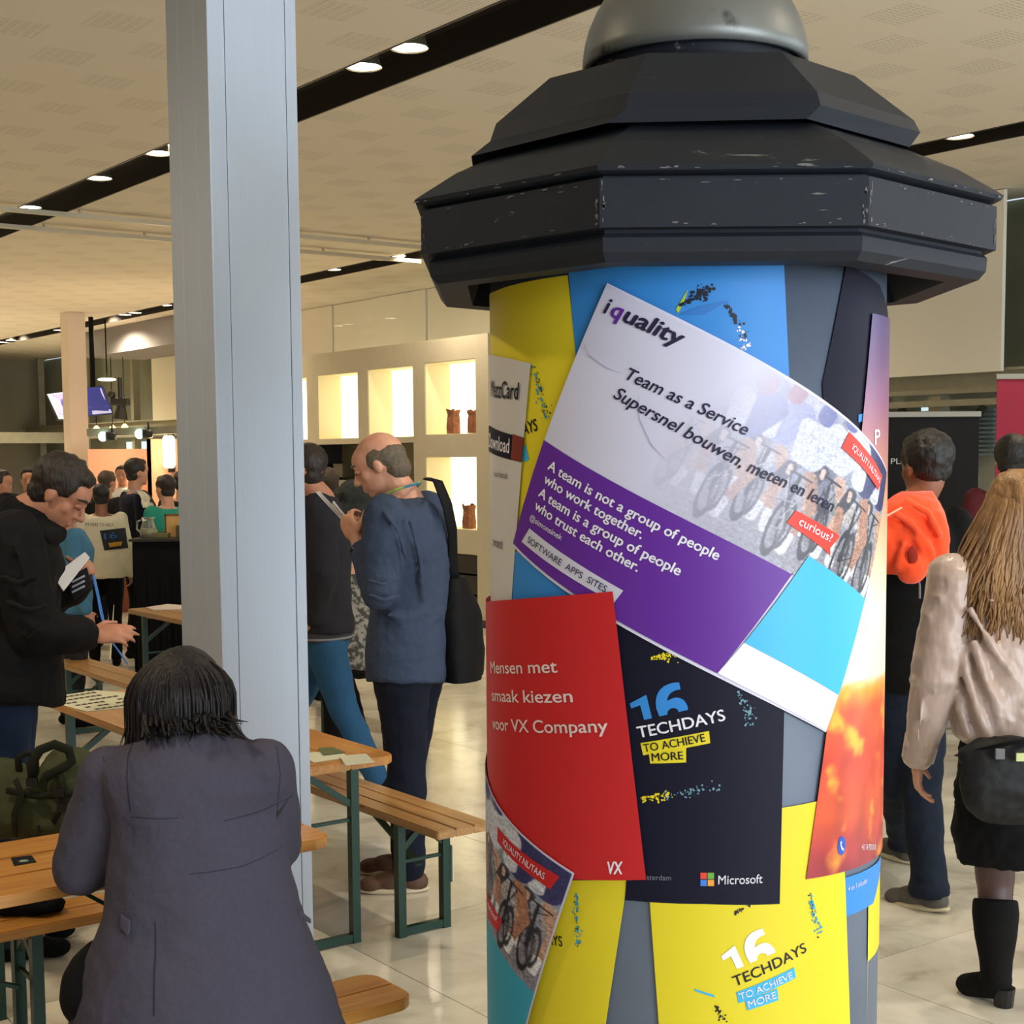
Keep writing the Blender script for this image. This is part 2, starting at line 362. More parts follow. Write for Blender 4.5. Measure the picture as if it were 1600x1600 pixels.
bmesh.ops.remove_doubles(bm, verts=bm.verts, dist=1e-4)
obj('front_panel', bm, M_shelf, sw)
for i, (a, b, c, d) in enumerate(niches):
    t = .006; bm = bmesh.new()
    box(bm, (P0+.01, a, c), (PD, a+t, d)); box(bm, (P0+.01, b-t, c), (PD, b, d)); box(bm, (P0+.01, a, c), (PD, b, c+t)); box(bm, (P0+.01, a, d-t), (PD, b, d))
    lit = i in (0, 1, 2, 3, 6)
    obj('niche_lining', bm, M_in if lit else mat('dark niche', (70, 66, 48) if i == 5 else (22, 20, 18), .6), sw)
    bm = bmesh.new(); box(bm, (PD-.02, a+t, c+t), (PD, b-t, d-t)); obj('niche_back', bm, M_back if lit else (mat('dark olive back', (108, 100, 70), .7) if i == 5 else mat('black cupboard', (16, 15, 14), .5)), sw)
bm = bmesh.new(); box(bm, (P0+.15, 13.45, 1.93), (PD-.01, 15.5, 1.955)); obj('shelf_board', bm, M_in, sw)
bm = bmesh.new()
for z in (.12, .33, .54): box(bm, (P0+.02, 12.29, z), (P0+.06, 13.19, z+.19))
obj('drawer_front', bm, mat('black drawer', (24, 23, 22), .35), sw)
bm = bmesh.new(); box(bm, (P0-.01, QA, 0), (P0, QB, .08)); obj('plinth', bm, mat('dark plinth', (46, 42, 34), .5), sw)
# paper bags standing in the niches
M_bag = mat('crumpled brown paper', (138, 84, 56), .7, var=.3, scale=14, bump=.8, bscale=22, bdist=.02)
def paper_bag(q, z, lab, h=.25, w=.13, seed=0):
    rn = random.Random(seed); r = root('paper_bag', W(P0+.12, q, z), lab, 'bag', 'brown paper bags in the niches', rz=_a)
    rings = []; bm = bmesh.new(); n = 16
    prof = [(0, 1), (.3, 1.0), (.6, .92), (.8, .85), (.93, 1.0), (1.0, 1.06)]
    rr = []
    for (t, s) in prof:
        ring = []
        for k in range(n):
            a = 2*math.pi*k/n; sx = math.copysign(min(1, abs(math.cos(a))*1.35), math.cos(a)); sy = math.copysign(min(1, abs(math.sin(a))*1.35), math.sin(a))
            j = 1+rn.uniform(-.06, .06)*(t > 0)
            ring.append(bm.verts.new((sx*w*.36*s*j, sy*w*.5*s*j, t*h+(rn.uniform(-.02, .02) if t == 1 else 0))))
        rr.append(ring)
    for a, b in zip(rr, rr[1:]):
        for k in range(n): bm.faces.new((a[k], a[(k+1) % n], b[(k+1) % n], b[k]))
    bm.faces.new(rr[0][::-1]); obj('bag_body', bm, M_bag, r)
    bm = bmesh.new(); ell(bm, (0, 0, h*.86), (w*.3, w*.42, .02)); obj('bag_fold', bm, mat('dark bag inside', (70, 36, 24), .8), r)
paper_bag(12.85, 1.985, 'left crumpled brown paper bag in the upper lit niche', seed=1); paper_bag(12.48, 1.985, 'right crumpled brown paper bag in the upper lit niche', .23, .12, seed=2)
paper_bag(12.58, 1.0, 'crumpled brown paper bag in the lower lit niche beside the blue sweater', .24, .13, seed=3)
# ---------------------------------------------------------------- big square pillar
M_alu = mat('brushed aluminium cladding', (186, 196, 211), .42, .35, var=.02, scale=5, stretch=(40, 40, .3))
pil = root('pillar', W(1.865, 3.95, 0), 'big square pillar clad in pale brushed aluminium in the foreground', 'pillar', rz=_a)
s = .283
bm = bmesh.new(); box(bm, (0.006, .006, 0), (s-.006, s-.006, HC)); obj('core', bm, M_alu, pil)
gaps = [0, .052, .246, s]
for k, (a, b) in enumerate(zip(gaps, gaps[1:])):
    bm = bmesh.new(); box(bm, (a+.001, -.0, 0), (b-.001, .02, HC), bevel=.0015); obj('cladding_strip', bm, M_alu, pil)
for k, (a, b) in enumerate(((.0, .09), (.09, .2), (.2, s))):
    bm = bmesh.new(); box(bm, (-.001, a+.001, 0), (.02, b-.001, HC), bevel=.0015); obj('cladding_strip', bm, M_alu, pil)
# slim far pillar
P = at_y(98, 700, 20.5)
fp = root('pillar', (P.x+.02, 20.5, 0), 'slim white square pillar far off by the hanging screens', 'pillar', rz=_a)
bm = bmesh.new(); box(bm, (0, -.26, 0), (.26, 0, HC), bevel=.01); obj('shaft', bm, mat('white pillar paint', (224, 206, 190), .6), fp)
# ---------------------------------------------------------------- beer tables and benches
M_wood = wood('varnished spruce', (206, 146, 66), (170, 108, 44)); M_wood2 = wood('greyed spruce', (190, 144, 88), (150, 108, 62))
M_green = mat('dark green steel', (24, 58, 46), .4, .2)
def plank_bm(x0, x1, y0, y1, z0, z1, rad, corners):
    bm = bmesh.new(); pts = []
    cs = [(x0, y0, 180), (x1, y0, 270), (x1, y1, 0), (x0, y1, 90)]
    for i, (x, y, a0) in enumerate(cs):
        r = rad if corners[i] else .0
        if not r: pts.append((x, y)); continue
        cx = x+r if x == x0 else x-r; cy = y+r if y == y0 else y-r
        for k in range(6):
            a = math.radians(a0+k*18); pts.append((cx+r*math.cos(a), cy+r*math.sin(a)))
    vs = [bm.verts.new((p[0], p[1], z0)) for p in pts]; f = bm.faces.new(vs)
    e = bmesh.ops.extrude_face_region(bm, geom=[f]); 
    for v in e['geom']:
        if isinstance(v, bmesh.types.BMVert): v.co.z = z1
    bmesh.ops.recalc_face_normals(bm, faces=bm.faces)
    bmesh.ops.bevel(bm, geom=[x for x in bm.edges if abs(x.verts[0].co.z-x.verts[1].co.z) < 1e-5], offset=.004, segments=2, affect='EDGES')
    return bm
def board_furniture(kind, L, wd, h, p, q, axis, label, group, nplank, m, rad=.05):
    """top at height h; local x along length starting at (p,q) corner"""
    rz = _a if axis == 'p' else _a+math.pi/2
    r = root(kind, W(p, q, 0), label, 'table' if 'table' in kind else 'bench', group, rz=rz)
    pw = wd/nplank
    for k in range(nplank):
        c = (k == 0, k == 0, k == nplank-1, k == nplank-1)
        obj('plank', plank_bm(0, L, k*pw+.0006, (k+1)*pw-.0006, h-.03, h, rad, c), m, r)
    for x in (.28, L-.28):
        y0, y1 = .02, wd-.02
        for y in (y0, y1):
            bm = bmesh.new(); box(bm, (x-.016, y-.016, 0), (x+.016, y+.016, h-.03)); obj('leg', bm, M_green, r)
        bm = bmesh.new(); bar(bm, (x, y0, .02), (x, y1, .02), .028); obj('foot_bar', bm, M_green, r)
        bm = bmesh.new(); bar(bm, (x, y0, h*.62), (x, y1, h*.62), .012); obj('cross_rod', bm, M_green, r)
        bm = bmesh.new(); bar(bm, (x, y0, h-.06-wd*.30), (x, wd*.5, h-.045), .022); bar(bm, (x, y1, h-.06-wd*.30), (x, wd*.5, h-.045), .022)
        obj('corner_brace', bm, M_green, r)
        sg = 1 if x < L/2 else -1
        bm = bmesh.new(); bar(bm, (x+sg*.02, wd/2, h*.55), (x+sg*.42, wd/2, h-.035), .026, .01); obj('folding_brace', bm, M_green, r)
        bm = bmesh.new(); box(bm, (x-.03, .03, h-.045), (x+.03, wd-.03, h-.031)); obj('batten', bm, M_wood2, r)
    return r
# corner (p,q) is the local origin; axis 'p' runs along +U2, axis 'q' along +U1 with local y = -U2
board_furniture('beer_bench', 2.2, .215, .45, -.33, 2.925, 'p', 'varnished wooden beer bench under the seated woman in the grey blazer', 'beer benches', 2, M_wood)
board_furniture('beer_table', 2.2, .50, .73, -.265, 3.425, 'p', 'varnished wooden beer table the woman in the grey blazer leans on', 'beer tables', 3, M_wood, .06)
board_furniture('beer_bench', 2.2, .20, .45, -.6, 4.03, 'p', 'wooden beer bench on the far side of the front table, seen under its edge', 'beer benches', 2, M_wood)
board_furniture('beer_bench', 2.2, .22, .45, -.55, 4.55, 'p', 'wooden beer bench carrying the olive backpack', 'beer benches', 2, M_wood)
T2 = board_furniture('beer_table', 1.97, .56, .73, 2.65, 4.245, 'q', 'wooden beer table with leaflets and a printed sheet passing behind the big pillar', 'beer tables', 3, M_wood, .06)
B3 = board_furniture('beer_bench', 2.2, .235, .45, 3.005, 4.19, 'q', 'wooden beer bench with green legs in front of the man in the blue sweater', 'beer benches', 3, M_wood2, .012)
board_furniture('beer_bench', 2.0, .24, .45, 3.46, 7.4, 'q', 'wooden beer bench behind the printed sheet, in the middle distance', 'beer benches', 2, M_wood2)
board_furniture('beer_table', 2.2, .48, .73, 4.30, 7.4, 'q', 'wooden beer table in front of the black counter', 'beer tables', 3, M_wood2, .06)
board_furniture('beer_bench', 2.2, .22, .45, 4.95, 7.3, 'q', 'wooden beer bench under the seated man in the patterned shirt', 'beer benches', 2, M_wood2)
# paper label on bench leg
P = W(3.005, 4.46, .22)
bm = bmesh.new(); box(bm, (.255, -.003, .17), (.305, .0005, .31)); 
obj('paper_label', bm, mat('white label', (214, 214, 204), .5), B3, label='white paper label stuck on the leg')
# ---------------------------------------------------------------- advertising column
CX, CY, R = .377, 3.2, .419
M_colpaint = mat('blue grey column paint', (98, 109, 127), .5, var=.06, scale=6, bump=.05)
colm = root('advertising_column', (CX, CY, 0), 'round advertising column with dark octagonal hood plastered with colourful posters', 'advertising column')
bm = bmesh.new(); tube(bm, [(0, 0, 0), (0, 0, 2.16)], R, 96); obj('drum', bm, M_colpaint, colm, True)
bm = bmesh.new(); tube(bm, [(0, 0, 0), (0, 0, .06)], R+.03, 96); obj('base_ring', bm, mat('dark base', (40, 44, 50), .5), colm, True)
def cyl(x, y):
    v = ray(x, y); a = v.x**2+v.y**2; b = -2*(v.x*CX+v.y*CY); c = CX**2+CY**2-R*R
    D = max(0, b*b-4*a*c); t = (-b-math.sqrt(D))/(2*a); P = EYE+v*t
    return Vector((R*math.atan2(P.x-CX, -(P.y-CY)), P.z))
def cyl_xyz(u, z, lay):
    rr = R+.0011*lay+.0006; t = u/R; return Vector((rr*math.sin(t), -rr*math.cos(t), z))
def wrap(bm, lay):
    for u in np.arange(-1.0, 1.0, .035):
        bmesh.ops.bisect_plane(bm, geom=bm.verts[:]+bm.edges[:]+bm.faces[:], plane_co=(u, 0, 0), plane_no=(1, 0, 0), dist=1e-6)
    for v in bm.verts: v.co = cyl_xyz(v.co.x, v.co.y, lay)
def radial(o):
    me = o.data; me.normals_split_custom_set_from_vertices([Vector((v.co.x, v.co.y, 0)).normalized() for v in me.vertices]); return o
def uv(p): return cyl(*p[1:]) if p[0] == 'p' else Vector(p[1:])
def P_(x, y): return cyl(x, y)
def poly(name, pts, m, lay, parent, label=None, thick=True):
    bm = bmesh.new(); vs = [bm.verts.new((p[0], p[1], 0)) for p in pts]; f = bm.faces.new(vs); f.normal_update()
    if f.normal.z < 0: f.normal_flip()
    if name in ('numeral', 'speech_tag', 'phone_sign', 'arc_line'): bmesh.ops.triangulate(bm, faces=[f])
    wrap(bm, lay); return radial(obj(name, bm, m, parent, True, label=label))
def paper(name, col, rough=.45): return mat(name, col, rough, spec=.3)
def textmesh(body, bold=0., ital=0., spacing=1.0):
    c = bpy.data.curves.new('t', 'FONT'); c.body = body; c.size = 1; c.offset = bold; c.shear = ital; c.space_character = spacing; c.resolution_u = 4
    o = bpy.data.objects.new('t', c); COL.objects.link(o); bpy.context.view_layer.update()
    me = bpy.data.meshes.new_from_object(o.evaluated_get(bpy.context.evaluated_depsgraph_get())); bpy.data.objects.remove(o); bpy.data.curves.remove(c)
    return me
def lettering(items, m, lay, parent, name='lettering'):
    """items: (text, start_uv, end_uv, cap_height_m, bold, italic, clip)"""
    out = bmesh.new()
    for it in items:
        body, a, b, cap, bold, ital = it[:6]; clip = it[6] if len(it) > 6 else None
        me = textmesh(body, 0, ital, 1.0); bm = bmesh.new()
        for (ox, oy) in (((0, 0),) if bold < .005 else ((0, 0), (bold, 0), (-bold, 0), (0, bold*.7), (0, -bold*.7))):
            n0 = len(bm.verts); bm.from_mesh(me); bm.verts.ensure_lookup_table()
            for v in bm.verts[n0:]: v.co.x += ox; v.co.y += oy
        bpy.data.meshes.remove(me)
        if clip is not None:
            bmesh.ops.bisect_plane(bm, geom=bm.verts[:]+bm.edges[:]+bm.faces[:], plane_co=(0, clip, 0), plane_no=(clip_t if False else 0, 1, 0), clear_inner=True)
        xs = [v.co.x for v in bm.verts]; x0, x1 = min(xs), max(xs)
        if b is None:      # natural width, a is the right end
            k = cap/.70; wdt = (x1-x0)*k*ital_w(it); d = Vector((1, it[7] if len(it) > 7 else 0)).normalized(); a2 = a-d*wdt; b2 = a
        else: a2, b2 = a, b; d = (b2-a2).normalized(); wdt = (b2-a2).length
        n = Vector((-d.y, d.x)); kx = wdt/(x1-x0); ky = cap/.70
        for v in bm.verts:
            q = a2+d*((v.co.x-x0)*kx)+n*(v.co.y*ky); v.co = (q.x, q.y, 0)
        tmp = bpy.data.meshes.new('x'); bm.to_mesh(tmp); bm.free(); out.from_mesh(tmp); bpy.data.meshes.remove(tmp)
    wrap(out, lay); return radial(obj(name, out, m, parent, True))
def ital_w(it): return .8
def specks(seed, spots, m, lay, parent, n=60, size=.004):
    """scattered ink flecks along a line in uv"""
    rn = random.Random(seed); bm = bmesh.new()
    for (a, b, w) in spots:
        a, b = P_(*a), P_(*b); d = b-a; nn = Vector((-d.y, d.x)).normalized()
        for _ in range(n):
            t = rn.random(); c = a+d*t+nn*rn.gauss(0, w*(.3+t*.7)); s_ = size*rn.uniform(.25, 1)
            k = rn.randint(3, 5); an = rn.random()*6
            bm.faces.new([bm.verts.new((c.x+s_*math.cos(an+6.283*i/k)*rn.uniform(.6, 1.2), c.y+s_*math.sin(an+6.283*i/k), 0)) for i in range(k)])
    wrap(bm, lay); return obj('ink_flecks', bm, m, parent)
PXM = .00123
ONE = [(820, 430), (912, 380), (944, 513), (900, 523), (878, 440), (828, 458)]
SIX = [(1095, 310), (1064, 312), (1040, 318), (1012, 331), (990, 350), (975, 374), (967, 400), (965, 426), (968, 458), (985, 503), (1030, 492), (1030, 478), (1036, 468), (1048, 458), (1062, 455), (1078, 458), (1088, 466), (1092, 478), (1145, 465), (1142, 445), (1132, 425), (1118, 408), (1098, 398), (1078, 396), (1058, 400), (1028, 415), (1032, 395), (1040, 380), (1052, 367), (1068, 358), (1085, 352), (1103, 350)]
def sixteen(A, B, m, lay, parent):
    a, b = complex(820, 430), complex(1145, 465); k = (complex(*B)-complex(*A))/(b-a)
    for g in (ONE, SIX):
        poly('numeral', [P_(z.real, z.imag) for z in [complex(*A)+(complex(*p)-a)*k for p in g]], m, lay, parent)
def px(x, y): return P_(x, y)
Y = paper('yellow poster', (226, 207, 42)); BL_ = paper('blue poster', (54, 136, 214)); NV = mat('navy poster', (22, 22, 40), .55, spec=.15); WH = paper('white poster', (222, 220, 236))
RD = paper('red poster', (196, 38, 42)); PU = paper('purple poster', (98, 42, 150)); CYN = paper('cyan poster', (68, 180, 228)); TEAL = paper('teal poster', (58, 160, 190))
K = paper('black ink', (26, 24, 40)); W_ = paper('white ink', (240, 236, 246)); GL = paper('grey lavender', (206, 204, 222)); ORG = paper('tag red', (232, 62, 48))
# L1 yellow upper left
a = poly('poster', [(-.78, 2.10), (-.78, 1.1), px(805, 905), px(905, 690), px(900, 548), px(888, 430), (-.55, 2.09)], Y, 1, colm, 'yellow poster at the upper left under the white sheets')
lettering([('TECHDAYS', px(842, 672), None, .024, .02, 0, None, .22)], K, 2, a)
specks(1, [((836, 572), (858, 650), .008)], K, 2, a, 40, .003); specks(2, [((834, 570), (856, 655), .008)], TEAL, 2, a, 40, .004)
poly('tag', [px(823, 695), px(828, 718), px(820, 722), px(816, 700)], CYN, 2, a)
# L2 blue top
a = poly('poster', [(px(888, 430).x, 2.125), px(900, 548), px(905, 700), px(1235, 700), px(1232, 590), (px(1223, 410).x, 2.125)], BL_, 2, colm, 'sky blue poster at the top under the hood')
specks(3, [((1062, 478), (1115, 450), .006), ((1105, 470), (1085, 450), .012), ((1135, 475), (1165, 530), .006)], K, 3, a, 46, .004)
specks(4, [((1152, 510), (1168, 545), .008)], W_, 3, a, 30, .0035)
poly('leaf_streak', [px(1056, 484), px(1075, 452), px(1070, 470), px(1060, 490)], paper('lime ink', (176, 200, 60)), 3, a)
poly('blue_wedge', [px(1060, 492), px(1095, 478), px(1140, 470), px(1100, 492)], paper('deeper blue', (52, 120, 196)), 3, a)  # wedge of slightly deeper blue on the poster
# L3 navy upper right
a = poly('poster', [px(1320, 413), px(1283, 600), px(1290, 700), (.56, 1.75), (.56, 2.02), (.43, 2.085)], NV, 3, colm, 'navy poster at the upper right edge')
poly('tag', [px(1338, 648), px(1346, 646), px(1346, 658), px(1338, 660)], BL_, 4, a)
# yellow strip and small blue sheet lower right
a = poly('poster', [px(1313, 1372), px(1318, 1432), px(1362, 1410), (.56, px(1340, 1370).y)], BL_, 3, colm, 'small blue sheet below the orange poster')
lettering([('4 en 5 oktober', px(1322, 1392), px(1352, 1378), .011, .0, 0)], GL, 4, a)
poly('poster', [px(1355, 1385), px(1353, 1600), (px(1353, 1600).x, .7), (.60, .7), (.60, px(1355, 1385).y)], Y, 2, colm, 'narrow yellow poster edge at the far lower right')
# yellow lower right with big logo
a = poly('poster', [px(1216, 1262), px(1275, 1251), px(1300, 1251), px(1317, 1365), px(1325, 1600), (px(1325, 1600).x+.01, .55), (px(1032, 1600).x, .55), px(1030, 1600), px(1016, 1408), px(1014, 1300)], Y, 4, colm, 'yellow poster at the bottom right with a white 16')
sixteen((1125.5, 1492.6), (1209.5, 1486.3), W_, 5, a)
lettering([('TECHDAYS', px(1147, 1540), px(1258, 1485), .021, .01, 0)], K, 5, a)
poly('tag', [px(1149, 1549), px(1238, 1510), px(1241, 1526), px(1153, 1566)], CYN, 5, a); poly('tag', [px(1163, 1562), px(1212, 1543), px(1214, 1561), px(1166, 1577)], CYN, 5, a)
lettering([('TO ACHIEVE', px(1155, 1561), px(1236, 1526), .014, .01, 0), ('MORE', px(1168, 1573), px(1211, 1557), .014, .01, 0)], W_, 6, a)
specks(5, [((1262, 1395), (1278, 1460), .007)], TEAL, 5, a, 50, .004); specks(6, [((1262, 1395), (1278, 1465), .006)], K, 5, a, 26, .0028)
specks(7, [((1146, 1425), (1170, 1412), .004), ((1118, 1570), (1130, 1598), .006)], K, 5, a, 30, .003)
poly('streak', [px(1084, 1543), px(1115, 1553), px(1116, 1557), px(1086, 1547)], CYN, 5, a)
# yellow lower left
a = poly('poster', [px(840, 1372), px(982, 1372), px(948, 1600), (px(948, 1600).x-.01, .55), (px(790, 1600).x, .55), px(800, 1500)], Y, 4, colm, 'yellow poster at the bottom left behind the small photo poster')
lettering([('TECHDAYS', px(882, 1478), None, .021, .01, 0, None, .1)], K, 5, a)
specks(8, [((903, 1395), (906, 1475), .006)], TEAL, 5, a, 46, .004); specks(9, [((903, 1400), (906, 1478), .006)], K, 5, a, 26, .0026)
# blue triangle left
poly('poster', [px(806, 862), px(915, 865), px(915, 935), px(802, 945)], BL_, 3, colm, 'blue corner of a poster showing left of the purple one')
# navy centre with microsoft
a = poly('poster', [px(955, 900), px(1150, 960), px(1223, 1105), px(1216, 1411), px(1100, 1411), px(978, 1405), px(985, 1300)], NV, 5, colm, 'dark navy event poster at the centre with a blue 16')
sixteen((985.6, 1098.3), (1075, 1108), BL_, 6, a)
lettering([('TECHDAYS', px(999, 1152), px(1133, 1124), .022, .015, 0)], W_, 6, a)
poly('tag', [px(1002, 1160), px(1107, 1141), px(1109, 1160), px(1006, 1179)], Y, 6, a); poly('tag', [px(1015, 1177), px(1072, 1167), px(1072, 1190), px(1017, 1192)], Y, 6, a)
lettering([('TO ACHIEVE', px(1008, 1174), px(1102, 1157), .0155, .01, 0), ('MORE', px(1020, 1188), px(1068, 1185), .0155, .01, 0)], K, 7, a)
lettering([('Microsoft', px(1121, 1380), px(1189, 1378), .0175, .008, 0)], W_, 6, a)
lettering([('sterdam', px(1012, 1373), px(1049, 1374), .0105, 0, 0)], paper('grey ink', (120, 120, 136)), 6, a)
for (x, y, c, n) in ((1094, 1362, (228, 72, 60), 'r'), (1105, 1362, (110, 170, 70), 'g'), (1094, 1373, (70, 130, 220), 'b'), (1105, 1373, (236, 160, 60), 'y')):
    poly('logo_square', [px(x, y), px(x+9.8, y), px(x+9.8, y+9.8), px(x, y+9.8)], paper('logo '+n, c), 6, a)
specks(10, [((1018, 1028), (1058, 1022), .006), ((1000, 1247), (1050, 1240), .006)], Y, 6, a, 50, .0035)
specks(11, [((1035, 1245), (1125, 1225), .008), ((1152, 1078), (1175, 1130), .008)], paper('pale blue fleck', (110, 150, 170)), 6, a, 60, .003)
# white card sheet on the left
a = poly('poster', [(-.76, px(768, 553).y), px(768, 553), px(800, 560), px(832, 568), px(803, 932), px(801, 1010), (-.76, px(768, 1000).y)], paper('white sheet', (206, 202, 200)), 4, colm, 'white text sheet wrapping the left edge')
lettering([('MezzCard', px(815, 624), None, .034, .02, .1, None, -.08)], K, 6, a)
poly('band', [(-.76, px(768, 664).y), px(770, 665), px(823, 684), px(819, 722), px(770, 706), (-.76, px(768, 705).y)], NV, 5, a); poly('band', [px(806, 678), px(823, 684), px(819, 722), px(803, 717)], paper('brown red', (128, 52, 42)), 6, a)
lettering([('Download', px(801, 708), None, .030, .012, 0, None, -.1)], W_, 7, a)
lettering([('voor Android', px(797, 748), None, .013, 0, 0, None, -.05), ('percard', px(789, 857), None, .019, .01, .1, None, -.05)], paper('grey text', (70, 68, 72)), 6, a)
# orange sunset poster
def raster(name, q, fn, nx, ny, lay, parent, m, label=None):
    """grid print: q = 4 uv corners (bl, br, tr, tl)"""
    vs = []; cols = []; fs = []
    for j in range(ny+1):
        for i in range(nx+1):
            s_, t_ = i/nx, j/ny; p = (q[0]*(1-s_)+q[1]*s_)*(1-t_)+(q[3]*(1-s_)+q[2]*s_)*t_
            vs.append(cyl_xyz(p.x, p.y, lay)); c = fn(s_, t_); cols.extend(lin(tuple(max(0, min(255, x)) for x in c)))
    for j in range(ny):
        for i in range(nx): a_ = j*(nx+1)+i; fs.append((a_, a_+1, a_+nx+2, a_+nx+1))
    me = bpy.data.meshes.new(name); me.from_pydata(vs, [], fs); at = me.color_attributes.new('print', 'FLOAT_COLOR', 'POINT'); at.data.foreach_set('color', cols)
    me.polygons.foreach_set('use_smooth', [True]*len(fs)); return link(name, me, m, parent, label=label)
M_print = attr_mat('printed paper', .36)
def ramp(t, st):
    for (a, c), (b, d) in zip(st, st[1:]):
        if t <= b: k = (t-a)/(b-a); k = max(0, k); return [x+(y-x)*k for x, y in zip(c, d)]
    return list(st[-1][1])
def sunset(s_, t):
    c = ramp(t, [(0, (150, 52, 62)), (.05, (178, 62, 60)), (.10, (206, 84, 50)), (.2, (214, 72, 50)), (.29, (226, 92, 52)), (.325, (240, 160, 60)), (.345, (244, 226, 200)), (.47, (244, 238, 214)), (.6, (232, 190, 150)), (.72, (204, 140, 120)), (.84, (150, 100, 130)), (1, (84, 66, 120))])
    n = noise.fractal(Vector((s_*5+t*3, t*16, 1.7)), 1, 2, 4)
    if t < .34:
        k = max(0, n-.18)*2.2*(1 if t > .06 else .6); c = [x+(y-x)*min(1, k) for x, y in zip(c, (246, 170, 60))]
        n2 = noise.noise(Vector((s_*9, t*22, 5))); c = [x*(1+.16*n2) for x in c]
    return c
zb = px(1300, 1363).y; zt = px(1358, 490).y
q = [Vector((px(1256, 1362).x, zb)), Vector((.60, zb-.01)), Vector((.66, zt)), Vector((px(1358, 495).x, zt))]
sp = raster('poster', q, sunset, 60, 260, 6, colm, M_print, 'orange and purple sunset poster down the right edge')
lettering([('P', px(1361, 695), px(1369, 693), .03, .01, 0), ('+31 74 750 00 00', px(1340, 1327), px(1362, 1327), .012, .01, 0)], W_, 7, sp)
c0 = px(1310, 1320); poly('phone_badge', [c0+Vector((.0125*math.cos(t), .019*math.sin(t))) for t in np.arange(0, 6.28, .4)], paper('badge blue', (44, 90, 190)), 7, sp)
poly('phone_sign', [c0+Vector(v)*.0011 for v in ((-5, 8), (-2, 9), (-1, 5), (-3, 3), (1, -4), (3, -5), (5, -8), (3, -10), (-2, -6), (-5, 2))], W_, 8, sp)
